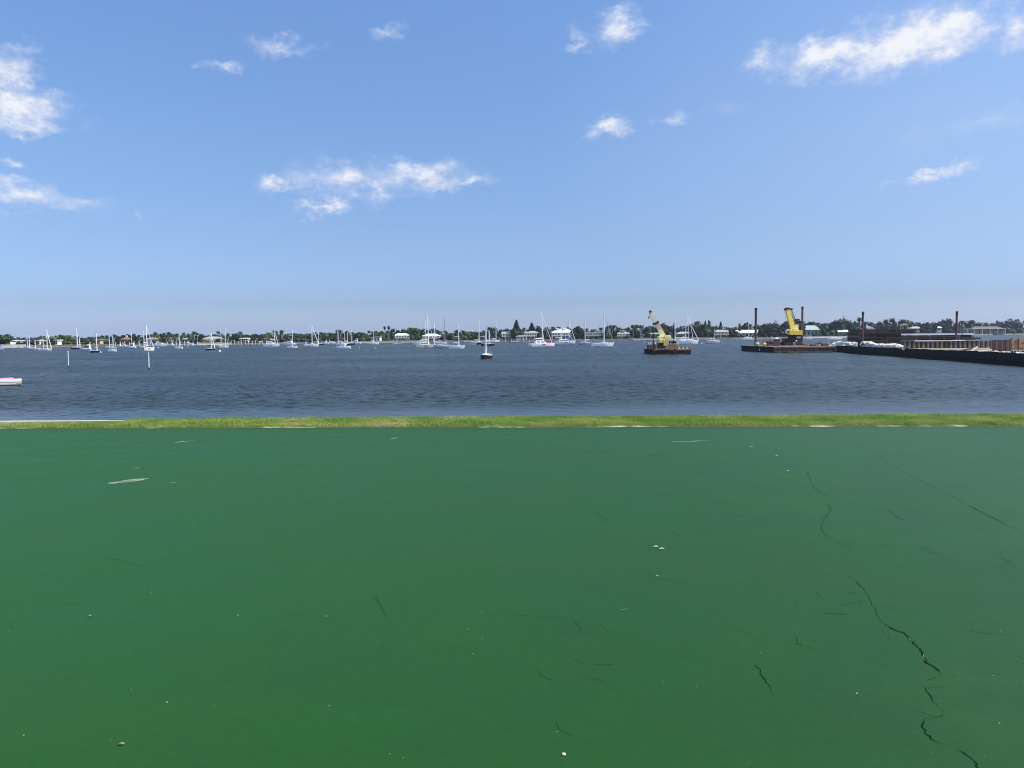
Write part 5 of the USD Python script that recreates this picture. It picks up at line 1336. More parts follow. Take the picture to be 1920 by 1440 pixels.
# ------------------------------------------------------------------ the crane barges and the works platform at right
look("rusty_steel", (0.072, 0.042, 0.032), 0.85, vary=(0.036, 0.024, 0.020), scale=0.9)
look("dark_rust", (0.030, 0.021, 0.018), 0.85, vary=(0.060, 0.034, 0.025), scale=1.2)
look("barge_black", (0.013, 0.012, 0.011), 0.85, vary=(0.028, 0.021, 0.016), scale=0.7, spec=0.12)
look("tan_rust", (0.21, 0.14, 0.10), 0.85, vary=(0.11, 0.065, 0.048), scale=1.1, stretch=(1, 1, 0.35))
look("orange_rust", (0.44, 0.27, 0.13), 0.85, vary=(0.20, 0.050, 0.018), scale=1.3, lo=0.48, hi=0.60)
look("crane_yellow", (0.85, 0.64, 0.075), 0.45, vary=(0.80, 0.58, 0.08), scale=0.8)
look("pale_crane_yellow", (0.86, 0.77, 0.36), 0.45, vary=(0.80, 0.70, 0.30), scale=0.8)
look("boom_white", (0.80, 0.74, 0.50), 0.5)
look("boom_pink", (0.62, 0.45, 0.28), 0.6)
look("machine_dark", (0.020, 0.020, 0.022), 0.7, vary=(0.045, 0.035, 0.028), scale=2.0)
look("plywood_orange", (0.42, 0.19, 0.075), 0.8, vary=(0.33, 0.14, 0.055), scale=1.4)
look("deck_timber", (0.30, 0.20, 0.14), 0.9, vary=(0.18, 0.11, 0.08), scale=0.8)
look("limestone", (0.74, 0.70, 0.60), 0.9, vary=(0.62, 0.57, 0.47), scale=1.2)
look("drum_yellow", (0.62, 0.52, 0.13), 0.55, vary=(0.50, 0.40, 0.10), scale=3.0)
look("teal_paint", (0.06, 0.20, 0.19), 0.6)
look("white_sheet", (0.80, 0.80, 0.80), 0.45)
look("green_steel", (0.10, 0.14, 0.11), 0.7)
look("brown_red", (0.15, 0.070, 0.052), 0.85, vary=(0.085, 0.042, 0.034), scale=1.5)


def barge(name, label, B, C, depth, zd, side_mat, end_mat):
    """A deck barge: B its near left corner and C its near right one at the water."""
    B, C = np.array(B), np.array(C)
    u = (C - B) / np.linalg.norm(C - B)
    n = np.array([-u[1], u[0], 0])
    Lb = float(np.linalg.norm(C - B))
    ang = math.atan2(u[1], u[0])
    t = thing(name, label, "barge", (B[0], B[1], 0), ang)
    k = 0.35
    obj("hull", MB().loft([np.array([[k, .3, -.7], [Lb - k, .3, -.7], [Lb - k, depth - .3, -.7], [k, depth - .3, -.7]]), np.array([[0, 0, 0.15], [Lb, 0, 0.15], [Lb, depth, 0.15], [0, depth, 0.15]]), np.array([[0, 0, zd], [Lb, 0, zd], [Lb, depth, zd], [0, depth, zd]])]), end_mat, t)
    # side plates, proud of the hull
    npl = max(3, int(Lb / 2.2))
    for i in range(npl):
        a, b = Lb * i / npl + .02, Lb * (i + 1) / npl - .02
        obj("side_plate", MB().box(((a + b) / 2, -.03, (zd * .70 + .12) / 2), (b - a, .05, zd * .70 - .12)), side_mat if side_mat != end_mat else end_mat, t)
    obj("rub_rail", MB().box((Lb / 2, -.10, zd * .80), (Lb + .3, .20, zd * .16)), "brown_red", t)
    obj("deck_edge", MB().box((Lb / 2, -.04, zd * .94), (Lb + .1, .14, zd * .12)), "deck_timber", t)
    obj("deck", MB().box((Lb / 2, depth / 2, zd + .025), (Lb - .1, depth - .1, .05)), "deck_timber", t)
    ends = MB()
    obj("end_rail", MB().box((-.08, depth / 2, zd * .88), (.18, depth, zd * .2)), end_mat, t)
    obj("end_rail", MB().box((Lb + .08, depth / 2, zd * .88), (.18, depth, zd * .2)), end_mat, t)
    return t, u, n, Lb, ang


def tyres(t, xs, z, mat="black_rubber"):
    for x in xs:
        m = MB()
        for k in range(10):
            a, b = k * .6283, (k + 1) * .6283
            m.bar((x + .34 * math.cos(a), -.28, z + .34 * math.sin(a)), (x + .34 * math.cos(b), -.28, z + .34 * math.sin(b)), .13, sides=5)
        obj("tyre_fender", m, mat, t)


def pile(label, px, top, base_py, zb, wpx, name="steel_pile", collar=True, mat="pile_rust"):
    c = on_plane(px, base_py, zb)
    r = wpx * c[1] / FPX / 2
    zt = height_at(px, top, c[1])
    t = thing(name, label, "pile", (c[0], c[1], 0), 0)
    obj("tube", MB().bar((0, 0, zb if zb > 1 and name == "steel_pile" and False else -2.0), (0, 0, zt), r, r, 14), mat, t, smooth=40)
    if collar:
        obj("head_ring", MB().bar((0, 0, zt - .55), (0, 0, zt + .03), r * 1.14, r * 1.14, 14), "dark_rust", t, smooth=40)
        obj("deck_collar", MB().bar((0, 0, zb + .06), (0, 0, zb + .6), r * 1.35, r * 1.35, 14), "dark_rust", t, smooth=40)
    return t


look("pile_rust", (0.13, 0.060, 0.048), 0.8, vary=(0.075, 0.036, 0.030), scale=0.8, stretch=(1, 1, 0.3))

# ---- small crane barge
zd1 = 1.15
b1, u1, n1, L1_, a1 = barge("deck_barge", "small rust-brown deck barge carrying the pale yellow crane and a shed", on_plane(1225, 664.2, 0), on_plane(1295.5, 663.4, 0), 7.4, zd1, "dark_rust", "barge_black")
tyres(b1, [L1_ * q for q in (0.56,)], 0.75)
for i in range(6):
    obj("bollard", MB().box((L1_ * (0.70 + .052 * i), .25, zd1 + .28), (.16, .16, .56)), "boom_white" if i % 2 == 0 else "tan_rust", b1)


def on_deck(px, py, z):
    return on_plane(px, py, z)


pile("thin dark pile at the left of the small crane barge", 1224.6, 605, 655.5, zd1, 1.9, collar=False, mat="barge_black")
pile("thin dark pile behind the shed of the small crane barge", 1263.2, 606, 651, zd1, 1.9, collar=False, mat="barge_black")

# the crane on it
o = on_deck(1246, 654.2, zd1)
y0 = o[1]
sc = y0 / FPX
cr = thing("crane", "pale yellow telescopic crane with boom raised to the left on the small barge", "crane", (o[0], y0, zd1 + .05))
X = lambda px: (px - 1246) * sc
Zr = lambda px, py: height_at(px, py, y0) - zd1 - .05
zz = lambda py: Zr(1246, py)
obj("track", MB().box((X(1240), -.2, .45), (X(1250) - X(1230), .8, .9), bevel=.2), "machine_dark", cr)
obj("track", MB().box((X(1240), 2.0, .45), (X(1250) - X(1230), .8, .9), bevel=.2), "machine_dark", cr)
obj("undercarriage", MB().box((X(1242), .9, 1.0), (1.9, 1.9, .7)).bar((X(1243), .9, 1.3), (X(1243), .9, zz(636.2)), .75, sides=12), "machine_dark", cr)
obj("turntable", MB().box((X(1245.5), .9, (zz(636.5) + zz(629.8)) / 2), (X(1257) - X(1234.5), 2.3, zz(629.8) - zz(636.5)), bevel=.12), "pale_crane_yellow", cr)
obj("engine_housing", MB().box((X(1251.5), .7, zz(632.0)), (X(1258) - X(1246), 2.45, .75), bevel=.12), "pale_crane_yellow", cr)
cb = obj("operator_cab", MB().box((X(1247.3), -.45, (zz(648) + zz(637.2)) / 2), (X(1251.6) - X(1243), 1.0, zz(637.2) - zz(648)), bevel=.08), "crane_yellow", cr)
obj("cab_base", MB().box((X(1240.5), -.2, zz(639.5)), (X(1246) - X(1236), 1.2, .9), bevel=.1), "crane_yellow", cr)
p0, p1 = np.array([X(1244), .9, zz(630)]), np.array([X(1221.2), 1.2, Zr(1221.2, 585)])
p2, p3 = np.array([X(1231.5), 1.05, Zr(1231.5, 604.5)]), np.array([X(1238), .97, Zr(1238, 617)])
def beam(a, b, w, h):
    d = (b - a) / np.linalg.norm(b - a)
    s = np.array([0, 1.0, 0])
    q = np.cross(d, s)
    q /= np.linalg.norm(q)
    ring = lambda p, k: np.array([p + s * w * k + q * h * k, p - s * w * k + q * h * k, p - s * w * k - q * h * k, p + s * w * k - q * h * k])
    return MB().loft([ring(a, 1), ring(b, .82)])
bo = obj("boom", beam(p0, p3, .40, .66), "pale_crane_yellow", cr)
obj("boom_section", beam(p3 + (p0 - p3) * .02, p2, .36, .60), "boom_pink", bo)
obj("boom_tip", beam(p2, p1, .30, .56), "boom_white", bo)
obj("boom_collar", beam(p2 + (p3 - p2) * .18, p2 - (p3 - p2) * .08, .42, .70), "dark_rust", bo)
obj("head_sheave", MB().bar(p1 + [-.05, -.35, .15], p1 + [-.05, .35, .15], .30, sides=10), "machine_dark", bo)
obj("lift_cylinder", MB().bar(p0 + [.9, 0, .1], p3 + [.35, 0, .4], .14, .1, 7), "dark_rust", cr)
obj("hoist_rope", MB().bar(p1 + [-.25, 0, 0], p1 + [-.42, 0, -1.1], .05, sides=4), "grey_wire", cr)
obj("hook_block", MB().box(p1 + [-.42, 0, -1.35], (.3, .25, .5), bevel=.05), "dark_rust", cr)

# the shed
o = on_deck(1262, 655.2, zd1)
s_ = o[1] / FPX
sh = thing("deck_shed", "small open shed with orange plywood walls and white posts on the small barge", "shed", (o[0], o[1], zd1 + .05))
w, h = 20.5 * s_, 17.3 * s_
hp = 9.4 * s_
for x in (-w / 2, w / 2):
    for y in (0, 2.2):
        obj("post", MB().box((x, y, h / 2), (.16, .16, h)), "boom_white", sh)
obj("roof", MB().box((0, 1.1, h + .09), (w + .3, 2.7, .17)), "boom_white", sh)
for i in range(5):
    obj("plywood_panel", MB().box((-w / 2 + w * (i + .5) / 5, -.06, hp / 2), (w / 5 - .03, .06, hp - .05)), "plywood_orange", sh)
obj("rail", MB().box((0, -.06, hp + .05), (w, .14, .12)), "boom_white", sh)
obj("back_wall", MB().box((w * .1, 2.15, h * .45), (w * .7, .06, h * .8)), "machine_dark", sh)
for q in (-.22, .3):
    obj("window_post", MB().box((q * w, -.06, (hp + h) / 2), (.12, .12, h - hp)), "boom_white", sh)
# drums and posts at its left
for px, py, hpx, rpx, mat, lab in [(1216, 655, 8, 3.0, "brown_red", "rusty drum, leftmost of three on the small crane barge"), (1221.5, 655.5, 9, 2.8, "brown_red", "rusty drum, middle of three on the small crane barge"), (1228.5, 655.2, 9.5, 3.2, "brown_red", "rusty drum right of the left thin pile")]:
    o = on_deck(px, py, zd1)
    k = o[1] / FPX
    t = thing("oil_drum", lab, "drum", (o[0], o[1], zd1 + .05))
    R_, Hh = rpx * k, hpx * k
    obj("shell", MB().lathe([(R_ * .96, 0), (R_, .04), (R_, Hh * .33), (R_ * 1.04, Hh * .35), (R_, Hh * .37), (R_, Hh * .66), (R_ * 1.04, Hh * .68), (R_, Hh * .7), (R_, Hh - .03), (R_ * .94, Hh)], 12), mat, t)
for px, hpx, lab in [(1215.5, 12, "pale upright pipe, leftmost on the small crane barge"), (1219.6, 13, "thick pale upright pipe left of the left thin pile"), (1228.6, 13, "thick pale upright pipe right of the left thin pile")]:
    o = on_deck(px, 654.5, zd1)
    t = thing("standing_pipe", lab, "pipe", (o[0], o[1], zd1 + .05))
    obj("tube", MB().bar((0, 0, 0), (.05, 0, hpx * o[1] / FPX), .11, .11, 8), "boom_white", t)
    obj("flange", MB().bar((0, 0, 0), (0, 0, .08), .19, sides=8), "tan_rust", t)

# ---- large crane barge
zd2 = 1.45
b2, u2, n2, L2_, a2 = barge("deck_barge", "large deck barge with tan rusty side and black end carrying the big yellow crane", on_plane(1451, 661.3, 0), on_plane(1566.5, 660.2, 0), 22.0, zd2, "tan_rust", "barge_black")
for i in range(7):
    obj("side_frame", MB().box((L2_ * (.04 + .153 * i), -.07, zd2 * .36), (.14, .06, zd2 * .62)), "tan_rust", b2)
obj("draft_mark", MB().box((-.03, 9.0, zd2 * .42), (.03, .55, .5)), "boom_white", b2)
for i in range(3):
    obj("hatch_plate", MB().box((L2_ * (.12 + .16 * i), -.15, zd2 * .95), (1.9, .06, .22)), "tan_rust" if i % 2 else "brown_red", b2)
pile("tall rusty pile at the left end of the large crane barge", 1416.6, 577.5, 648.5, zd2, 4.4)
pile("tall rusty pile just right of the big yellow crane", 1503.3, 575, 648.0, zd2, 3.9)
for px, r_, lab in [(1417.5, 3.9, "round yellow float at the foot of the leftmost rusty pile"), (1431, 3.7, "round yellow float, right one of two on the large barge")]:
    o = on_deck(px, 649.2, zd2)
    k = o[1] / FPX
    t = thing("yellow_float", lab, "float", (o[0], o[1] - .8, zd2 + .05))
    R_ = r_ * k
    obj("shell", MB().ball((0, 0, R_ * .95), R_, 2, (1.05, 1.0, .95)), "drum_yellow", t, smooth=True)
    obj("lug", MB().box((0, 0, R_ * 1.92), (.16, .1, .22)), "dark_rust", t)

o = on_deck(1489, 648.3, zd2)
y0 = o[1]
sc = y0 / FPX
X = lambda px: (px - 1489) * sc
Zr = lambda px, py: height_at(px, py, y0) - zd2 - .05
zz = lambda py: Zr(1489, py)
cr = thing("crane", "big yellow crawler crane with a steep boom on the large barge", "crane", (o[0], y0, zd2 + .05))
for yy in (0, 3.0):
    tk = obj("track", MB().box((X(1487.5), yy, (zz(648.3) + zz(641)) / 2), (X(1504) - X(1470.5), .9, zz(641) - zz(648.3)), bevel=.25), "machine_dark", cr)
    for i in range(7):
        obj("track_roller", MB().bar((X(1473.5) + i * (X(1502) - X(1473.5)) / 6, yy - .52, .34), (X(1473.5) + i * (X(1502) - X(1473.5)) / 6, yy - .44, .34), .24, sides=9), "dark_rust", tk)
obj("undercarriage", MB().box((X(1487.5), 1.5, zz(638)), (X(1503) - X(1473), 2.4, 1.1)).bar((X(1489), 1.5, zz(637)), (X(1489), 1.5, zz(628)), 1.1, sides=12), "machine_dark", cr)
obj("teal_winch", MB().box((X(1487), -.62, zz(644.5)), (.75, .5, .9), bevel=.1), "teal_paint", cr)
obj("white_tank", MB().ball((X(1491.2), -.6, zz(639)), .22, 1), "white_sheet", cr)
obj("upper_frame", MB().box((X(1489), 1.5, zz(627.9)), (X(1505) - X(1474.5), 2.6, .9)), "machine_dark", cr)
obj("counterweight", MB().box((X(1490.3), -.1, (zz(627.8) + zz(619.8)) / 2), (X(1502) - X(1478.6), 1.3, zz(619.8) - zz(627.8)), bevel=.1), "crane_yellow", cr)
obj("machine_house", MB().box((X(1490), 1.9, (zz(626) + zz(619)) / 2), (X(1500) - X(1480), 2.6, zz(619) - zz(626)), bevel=.1), "crane_yellow", cr)
cb = obj("operator_cab", MB().box((X(1477), .6, zz(622.0)), (.75, 1.0, 1.1), bevel=.08), "boom_white", cr)
obj("window", MB().box((X(1477), .05, zz(621.6)), (.5, .12, .5)), "dark_glass", cb)
obj("hand_rail", MB().path([(X(1475.5), -.3, zz(627)), (X(1475.5), -.3, zz(617.3)), (X(1484), -.3, zz(617.3))], .05, 5), "boom_white", cr)
obj("top_winch", MB().box((X(1492), .3, zz(618.2)), (1.3, 1.0, .45), bevel=.08), "crane_yellow", cr)
p0, p1 = np.array([X(1489.5), .9, zz(620)]), np.array([X(1480.2), 2.0, Zr(1480.2, 579.5)])
bo = obj("boom", beam(p0, p1, .50, .62), "crane_yellow", cr)
obj("boom_head", MB().box(p1 + [.05, 0, .25], (1.05, 1.1, .45), bevel=.1), "machine_dark", bo)
obj("head_sheave", MB().bar(p1 + [-.55, -.4, .0], p1 + [-.55, .4, .0], .28, sides=10), "machine_dark", bo)
for off in (-.30, .30):
    obj("boom_rail", beam(p0 + [.45, off, .2], p1 + [.62, off, -.3], .05, .06), "machine_dark", bo)
# the dark ladder-like jib behind the boom
q0, q1 = np.array([X(1497.5), 1.6, Zr(1497.5, 611)]), np.array([X(1487.3), 2.3, Zr(1487.3, 580)])
jb = obj("lattice_jib", beam(q0 + [-.24, 0, 0], q1 + [-.26, 0, 0], .07, .07), "machine_dark", cr)
obj("lattice_chord", beam(q0 + [.24, 0, 0], q1 + [.26, 0, 0], .07, .07), "machine_dark", jb)
for i in range(13):
    f0 = q0 + (q1 - q0) * i / 13
    f1 = q0 + (q1 - q0) * (i + 1) / 13
    obj("lattice_brace", MB().bar(f0 + [-.24, 0, 0], f1 + [.24, 0, 0], .055, sides=4), "machine_dark", jb)
obj("jib_foot", MB().box(q0 + [.0, 0, -.2], (.75, .5, 1.1)), "white_sheet", jb)
obj("jib_cap", MB().box(q1 + [0, 0, .15], (.9, .6, .45)), "machine_dark", jb)
for dx in (-.7, .95):
    obj("pendant_rope", MB().bar(p1 + [dx * .5 - .4, 0, 0], np.array([X(1478 if dx < 0 else 1500), .8, zz(619)]), .035, sides=4), "grey_wire", cr)

# things lying about on the large barge
wr = np.random.default_rng(8)
o = on_deck(1445, 648.8, zd2); k = o[1] / FPX
t = thing("winch", "brown rusty deck winch between the yellow floats and the big crane", "winch", (o[0], o[1], zd2 + .05))
obj("frame", MB().box((0, 0, .2), (16 * k, 1.4, .4)).box((-6 * k, 0, .8), (.2, 1.2, 1.1), taper=.5).box((6 * k, 0, .8), (.2, 1.2, 1.1), taper=.5), "brown_red", t)
obj("drum", MB().bar((-5.6 * k, 0, .95), (5.6 * k, 0, .95), .42, sides=12), "dark_rust", t)
obj("engine", MB().box((-9 * k, .8, .75), (1.1, .9, 1.0), bevel=.12), "machine_dark", t)
obj("drum_flange", MB().bar((-2 * k, 0, .95), (-1.6 * k, 0, .95), .62, sides=12), "brown_red", t)
o = on_deck(1456, 649.4, zd2)
t = thing("steel_hoarding", "red-brown upright steel hoarding left of the big crane's tracks", "hoarding", (o[0], o[1], zd2 + .05))
for i in range(4):
    obj("slat", MB().box((-4.2 * k + 2.8 * k * i, 0, 4.6 * k), (2.7 * k, .08, 9.0 * k)), "brown_red", t)
obj("brace", MB().bar((-4 * k, .3, 0), (4 * k, .1, 9 * k), .05, sides=5), "dark_rust", t)
o = on_deck(1456, 646.3, zd2)
t = thing("excavator", "small dark excavator with a pale folded arm behind the red-brown hoarding", "excavator", (o[0], o[1] + 3, zd2 + .05))
obj("track", MB().box((.9, 0, .3), (2.2, 1.5, .6), bevel=.15), "machine_dark", t)
obj("body", MB().box((1.0, 0, 1.15), (1.8, 1.3, 1.0), bevel=.15), "machine_dark", t)
obj("arm", MB().bar((.3, 0, 1.2), (-.55, 0, 2.3), .13, .1, 6), "white_sheet", t)
obj("bucket", MB().box((.9, -.4, 1.85), (1.3, .6, .55), taper=.6, bevel=.1), "white_sheet", t)
for i in range(9):
    px = 1509 + 4.4 * i + wr.uniform(-1, 1)
    o = on_deck(px, 649.3 - wr.uniform(0, 1.2), zd2)
    t = tag(obj("timber_offcut", MB().box((o[0], o[1], zd2 + .05 + .22), (wr.uniform(.6, 1.6), wr.uniform(.4, .8), .42), rz=wr.uniform(-.6, .6)), ["deck_timber", "tan_rust", "boom_pink", "machine_dark"][i % 4]), f"{'pale brown timber offcut' if i % 4 == 0 else 'rusty steel offcut' if i % 4 == 1 else 'pinkish timber offcut' if i % 4 == 2 else 'dark steel offcut'}, {ordinal(i + 1)} from the left in the clutter right of the big crane", "offcut", "clutter on the large barge's deck")
o = on_deck(1538, 648.8, zd2); k = o[1] / FPX
t = thing("chain_heap", "dark heap of chain and cable at the right end of the large barge", "heap", (o[0], o[1], zd2 + .05))
hm = MB()
for i in range(60):
    a, r_ = wr.random() * 6.283, wr.random() ** .5
    hm.ball((r_ * 11 * k * math.cos(a), r_ * 1.3 * math.sin(a), max(.1, (1 - r_) * 8.0 * k * wr.uniform(.6, 1.1))), .24, 0, (1.3, 1, .7), .3, wr)
obj("coils", hm, "machine_dark", t)
tag(obj("boulder", MB().ball((o[0] + 1.0, o[1] - 2, zd2 + .5), .5, 2, (1.1, .9, .95), .1, wr), "deck_timber"), "tan boulder in front of the dark chain heap", "boulder")

# ---- the works platform and its long dark bulkhead
BW = [on_plane(1566.8, 660.1, 0), on_plane(1920, 686.5, 0)]
BW = [np.array([p[0], p[1], 0]) for p in BW]
bd = (BW[1] - BW[0]) / np.linalg.norm(BW[1] - BW[0])
near_end = BW[1] + bd * 45
ZP = 1.45
bl = float(np.linalg.norm(near_end - BW[0]))
nrm = np.array([-bd[1], bd[0], 0])            # to the platform's inside
nrm = nrm if nrm[0] > 0 else -nrm
look("platform_fill", (0.20, 0.17, 0.13), 0.95, vary=(0.12, 0.10, 0.08), scale=0.5)
P0, P1 = BW[0] + nrm * .6, near_end + nrm * .6
plat = MB().loft([np.array([[*P0[:2], z], [*(P0 + nrm * 75)[:2], z], [*(P1 + nrm * 75)[:2], z], [*P1[:2], z]]) for z in (-1.5, ZP)])
tag(obj("works_platform", plat, "platform_fill"), kind="structure")
bk = thing("bulkhead", "long dark steel bulkhead edging the works platform at right", "bulkhead", BW[0], math.atan2(bd[1], bd[0]))
sgn = 1 if np.cross(bd, nrm)[2] > 0 else -1
ns = int(bl / 1.2)
for i in range(ns):
    zt = 1.55 + .35 * (i / ns) + .10 * meshkit.noise(np.array([i * .7, 0, 0]), 3)
    dp = .15 if i % 2 else .12
    obj("sheet_pile", MB().box((1.2 * i + .6, sgn * (.3 - dp + .05), zt / 2 - .7), (1.19, .16, zt + 1.4)), "barge_black", bk)
obj("waler", MB().box((bl / 2, sgn * -.06, .75), (bl, .14, .28)), "barge_black", bk)


def wall_d(px, off=0.0):
    """A spot on the platform seen at column px, off metres inside the bulkhead."""
    A = BW[0] + nrm * off
    u = ray(px, 650)
    u = u[0] / u[1]
    s = (u * A[1] - A[0]) / (bd[0] - u * bd[1])
    return A + bd * s


def at_depth(px, d):
    return np.array([x_at(px, d, 648), d, ZP])


# pale rubble along the bulkhead
def rubble(px0, px1, tops, label):
    m = MB()
    r = np.random.default_rng(int(px0))
    for i in range(150):
        px = r.uniform(px0, px1)
        o = wall_d(px, r.uniform(1.2, 4.5))
        ht = max(.25, height_at(px, np.interp(px, [a for a, _ in tops], [b for _, b in tops]), o[1]) - ZP)
        for q in range(2):
            m.ball((o[0], o[1], ZP + ht * r.random() * .85), r.uniform(.22, .55), 1, (1.2, 1.0, .75), .22, r)
    core = []
    for px in np.linspace(px0, px1, 14):
        o = wall_d(px, 2.8)
        ht = max(.2, height_at(px, np.interp(px, [a for a, _ in tops], [b for _, b in tops]) + .8, o[1]) - ZP)
        a = bd * 0
        core.append(np.array([o + nrm * 2 + [0, 0, ZP - .1], o + nrm * .7 + [0, 0, ZP + ht], o - nrm * .6 + [0, 0, ZP + ht * .95], o - nrm * 1.7 + [0, 0, ZP - .1]]))
    m.loft(core)
    return tag(obj("rubble_heap", m, "limestone"), label, "rubble", kind="stuff")
rubble(1562, 1608, [(1562, 645), (1572, 641), (1580, 641.5), (1590, 641), (1608, 642)], "heap of pale limestone rubble left of the short dark post")
rubble(1613, 1640, [(1613, 642), (1622, 641), (1633, 641.5), (1640, 645)], "heap of pale limestone rubble between the short dark post and the long low heap")
rubble(1641, 1699, [(1641, 646), (1655, 645.5), (1684, 646), (1691, 650), (1699, 652)], "long low heap of pale limestone rubble left of the rusty sheet pile row")

p = wall_d(1611, .9)
t = thing("dark_post", "short dark post standing in the bulkhead between the pale rubble heaps", "post", (p[0], p[1], 0))
obj("shaft", MB().box((0, 0, (height_at(1611, 637, p[1]) - 1) / 2), (.55, .5, height_at(1611, 637, p[1]) + 1)), "barge_black", t)
obj("cap", MB().box((.12, 0, height_at(1611, 637, p[1]) + .12), (.26, .3, .24)), "dark_timber", t)


def pile_at(label, px, top, d, wpx, collar=True):
    c = at_depth(px, d)
    r = wpx * d / FPX / 2
    t = thing("steel_pile", label, "pile", (c[0], c[1], 0))
    zt = height_at(px, top, d)
    lean = x_at(px, d, top) - x_at(px, d, 650)
    obj("tube", MB().bar((0, 0, -2), (0, 0, zt), r, r, 14), "pile_rust", t, smooth=40)
    obj("head_ring", MB().bar((0, 0, zt - .7), (0, 0, zt + .04), r * 1.16, r * 1.16, 14), "dark_rust", t, smooth=40)
pile_at("tall rusty pile rising from the pale rubble at the left of the rusty plate stack", 1616.8, 585, 172, 3.5)
pile_at("rightmost tall rusty pile, behind the sheet pile row", 1792.3, 584, 152, 3.7)
c = at_depth(1799, 150)
t = thing("thin_pole", "thin brown pole right beside the rightmost rusty pile", "pole", (c[0], c[1], ZP))
obj("shaft", MB().bar((0, 0, 0), (0, 0, height_at(1799, 600, 150) - ZP), .05, .04, 6), "weathered_timber", t)
obj("foot", MB().box((0, 0, .1), (.4, .4, .2)), "dark_rust", t)

# stacks of rusty steel
def stack(label, px0, px1, top, base_z, d, layers, mats, taper_r=0.0, depth=6.0, ragged=.6, top_mat=None, seed=1, split=2):
    r = np.random.default_rng(seed)
    c = at_depth((px0 + px1) / 2, d)
    t = thing("steel_stack", label, "stack", (c[0], c[1], base_z))
    w = (px1 - px0) * d / FPX
    H_ = height_at((px0 + px1) / 2, top, d) - base_z
    lh = H_ / layers
    for i in range(layers):
        z = lh * i
        gap = lh * .24
        cut = sorted(r.uniform(.2, .8, split - 1))
        e = [0, *cut, 1]
        for j in range(split):
            x0 = -w / 2 + w * e[j] + (r.uniform(0, ragged) if j == 0 else .03)
            x1 = -w / 2 + w * e[j + 1] - (r.uniform(0, ragged) + taper_r * w * (i / layers) ** 1.5 if j == split - 1 else .03)
            yy = -depth / 2 + r.uniform(-.35, .35)
            mt = top_mat if (top_mat and i == layers - 1) else mats[r.integers(len(mats))]
            obj("steel_plate", MB().box(((x0 + x1) / 2, yy + depth / 2, z + gap + (lh - gap) / 2 - .003), (x1 - x0, depth, lh - gap - .006)), mt, t)
        for q in np.linspace(-w / 2 + .5, w / 2 - .8 - taper_r * w * (i / layers) ** 1.5, 5):
            obj("spacer", MB().box((q, -.2 + depth * .02, z + gap / 2 - .002), (.22, depth * .96, gap - .006)), "dark_timber", t)
    return t
stack("tall stack of rusty brown steel plates behind the pale rubble", 1597.5, 1706, 617.5, ZP, 188, 11, ["rusty_steel", "dark_rust", "dark_rust", "rusty_steel", "brown_red", "tan_rust"], seed=4, depth=7, split=3)
stack("lower stack of dark plates topped with a white sheet, right of the tall rusty stack", 1700, 1818, 625.3, ZP, 166, 7, ["dark_rust", "machine_dark", "dark_rust", "rusty_steel"], taper_r=.05, top_mat="white_sheet", seed=6, depth=5)
for a, b, mat, lab in [(1812, 1848, "machine_dark", "dark slab lying at the right end of the white-topped stack"),]:
    c = at_depth((a + b) / 2 - 18, 160)
    t = tag(obj("steel_slab", MB().box((c[0], c[1], height_at(1820, 634.5, 160)), (4.5, 2.5, .35)).box((c[0] - .8, c[1], (height_at(1820, 634.5, 160) - .18 + ZP) / 2), (1.2, 2.0, height_at(1820, 634.5, 160) - .18 - ZP)), mat), lab, "slab")

# row of upright sheet piles
d = 147.0
pa, pb = at_depth(1694, d), at_depth(1858, d)
sp = thing("sheet_pile_row", "row of upright rusty sheet piles along the works platform", "sheet pile row", ((pa[0] + pb[0]) / 2, d, ZP))
w = pb[0] - pa[0]
hh = height_at(1776, 639.6, d) - ZP
look("sheet_light", (0.30, 0.22, 0.165), 0.85, vary=(0.20, 0.12, 0.08), scale=1.2)
look("sheet_dark", (0.055, 0.035, 0.028), 0.85, vary=(0.10, 0.045, 0.032), scale=1.2)
look("sheet_red", (0.20, 0.055, 0.035), 0.85, vary=(0.12, 0.045, 0.03), scale=1.2)
n = 19
for i in range(n):
    x0, x1 = -w / 2 + w * i / n, -w / 2 + w * (i + 1) / n
    xm = x0 + (x1 - x0) * .45
    obj("sheet_pile", MB().loft([np.array([[x0 + .01, 0, z], [x0 + .14, -.22, z], [xm, -.22, z], [xm, -.16, z], [x0 + .18, -.16, z], [x0 + .05, .06, z]]) for z in (-.3, hh)]), "sheet_red" if i == 9 else "sheet_light", sp)
    obj("sheet_web", MB().box(((xm + x1) / 2 + .02, .06, hh / 2 - .15), (x1 - xm - .06, .08, hh + .29)), "sheet_dark", sp)
cap_m = [("green_steel", -w / 2 - .6, -w / 2 + 2.0), ("white_sheet", -w / 2 + 2.03, -w / 2 + 6.2), ("boom_white", -w / 2 + 6.23, 0.2), ("white_sheet", .23, 3.2), ("grey_stucco", 3.23, w * .5 - 2.6)]
for mat, a, b in cap_m:
    obj("cap_beam", MB().box(((a + b) / 2, -.05, hh + .11), (b - a, .55, .20)), mat, sp)
obj("ground_beam", MB().box((.0, -.50, .12), (w + 1.0, .22, .24)), "boom_white", sp)

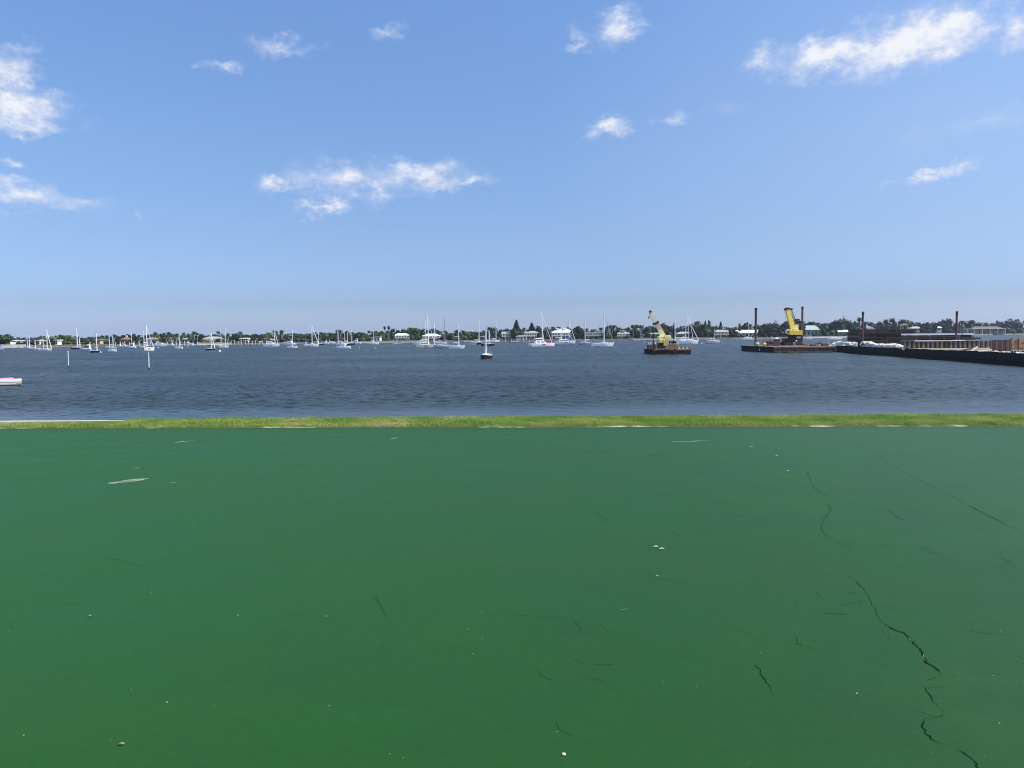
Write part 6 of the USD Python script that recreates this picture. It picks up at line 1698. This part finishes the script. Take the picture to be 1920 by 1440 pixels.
# timber panel and the orange plates at the right edge
d = 130.0
pa, pb = at_depth(1857.5, d), at_depth(1896, d)
t = thing("timber_hoarding", "upright hoarding of weathered brown planks left of the orange rusty plates", "hoarding", ((pa[0] + pb[0]) / 2, d, ZP))
w = pb[0] - pa[0]
hh = height_at(1876, 637, d) - ZP
look("plank_a", (0.155, 0.100, 0.080), 0.9, vary=(0.10, 0.06, 0.05), scale=1.5)
look("plank_b", (0.215, 0.150, 0.120), 0.9, vary=(0.14, 0.09, 0.07), scale=1.5)
for i in range(11):
    obj("plank", MB().box((-w / 2 + w * (i + .5) / 11, -.03 * (i % 3), hh / 2), (w / 11 - .035, .12, hh - .06 * (i % 2))), "plank_a" if i % 3 else "plank_b", t)
obj("back_rail", MB().box((0, .16, hh * .8), (w, .12, .2)).box((0, .16, hh * .2), (w, .12, .2)), "dark_timber", t)
d = 122.0
for px0, px1, lab in [(1894, 1907.5, "orange rust-stained steel plate, left one at the photo's right edge"), (1908, 1921.5, "orange rust-stained steel plate cut off by the photo's right edge")]:
    pa, pb = at_depth(px0, d), at_depth(px1, d)
    w = pb[0] - pa[0]
    hh = height_at(px0, 636, d) - ZP
    t = thing("rusty_plate", lab, "steel plate", ((pa[0] + pb[0]) / 2, d, ZP))
    obj("sheet", MB().box((0, 0, hh / 2 + .3), (w - .04, .10, hh - .3)), "orange_rust", t)
    obj("foot", MB().box((-w * .3, 0, .15), (.25, .5, .3)).box((w * .3, 0, .15), (.25, .5, .3)), "dark_timber", t)
    obj("edge_rib", MB().box((-w / 2 + .08, -.10, hh / 2 + .3), (.12, .12, hh - .32)), "brown_red", t)
for i, (px, wd) in enumerate([(1866, 6), (1885, 12), (1908, 8), (1919, 6)]):
    c = wall_d(px, 2.2)
    m = MB()
    for q in range(9):
        m.ball((c[0] + wr.uniform(-.5, .5) * wd * c[1] / FPX, c[1] + wr.uniform(-.3, .3), ZP + .12 + wr.uniform(0, .15)), wr.uniform(.16, .26), 1, (1.3, 1, .8), .2, wr)
    tag(obj("stone_pile", m, "limestone"), f"small pile of pale stones, {ordinal(i + 1)} from the left below the plank hoarding and orange plates", "stones", "small stone piles on the bulkhead")
# bits of cable and pipe along the bulkhead's right half
for px, l, rz, mat, lab in [(1812, 2.2, .3, "machine_dark", "dark pipe lying on the bulkhead below the rightmost pile"), (1828, 1.6, -.9, "boom_white", "pale pipe leaning on the bulkhead below the sheet pile row's right part"), (1846, 2.6, .1, "boom_pink", "pinkish timber lying on the bulkhead left of the plank hoarding")]:
    c = wall_d(px, 1.6)
    tag(obj("loose_pipe", MB().bar((c[0] - l / 2 * math.cos(rz), c[1], ZP + .25), (c[0] + l / 2 * math.cos(rz), c[1] + .2, ZP + .35 + abs(l * math.sin(rz)) * .5), .13, sides=7), mat), lab, "pipe")
# the shrub at the left end of the tall stack
c = at_depth(1600, 192)
t = thing("shrub", "dark green shrub at the left end of the tall rusty stack", "shrub", (c[0], c[1] - 6, ZP), 0, None, (2.2, 2.2, 2.0))
for pname, mb, mat in tree_parts("bush", np.random.default_rng(12)):
    obj(pname, mb, mat or "leaf_dark", t)

# ------------------------------------------------------------------ the air: a thin haze over the lagoon
HAZE = 0.00006
if HAZE:
    usdkit.material(stage, "/World/Looks/haze_look", {"v": ("principled_volume", {"color": (0.80, 0.88, 1.0), "density": HAZE, "anisotropy": 0.2})}, [], volume="v.volume")
    hz = trimesh.creation.box(bounds=[[-20000, -1000, -3.5], [20000, 6400, 34]])
    tag(obj("haze", hz, "haze_look"), kind="stuff")
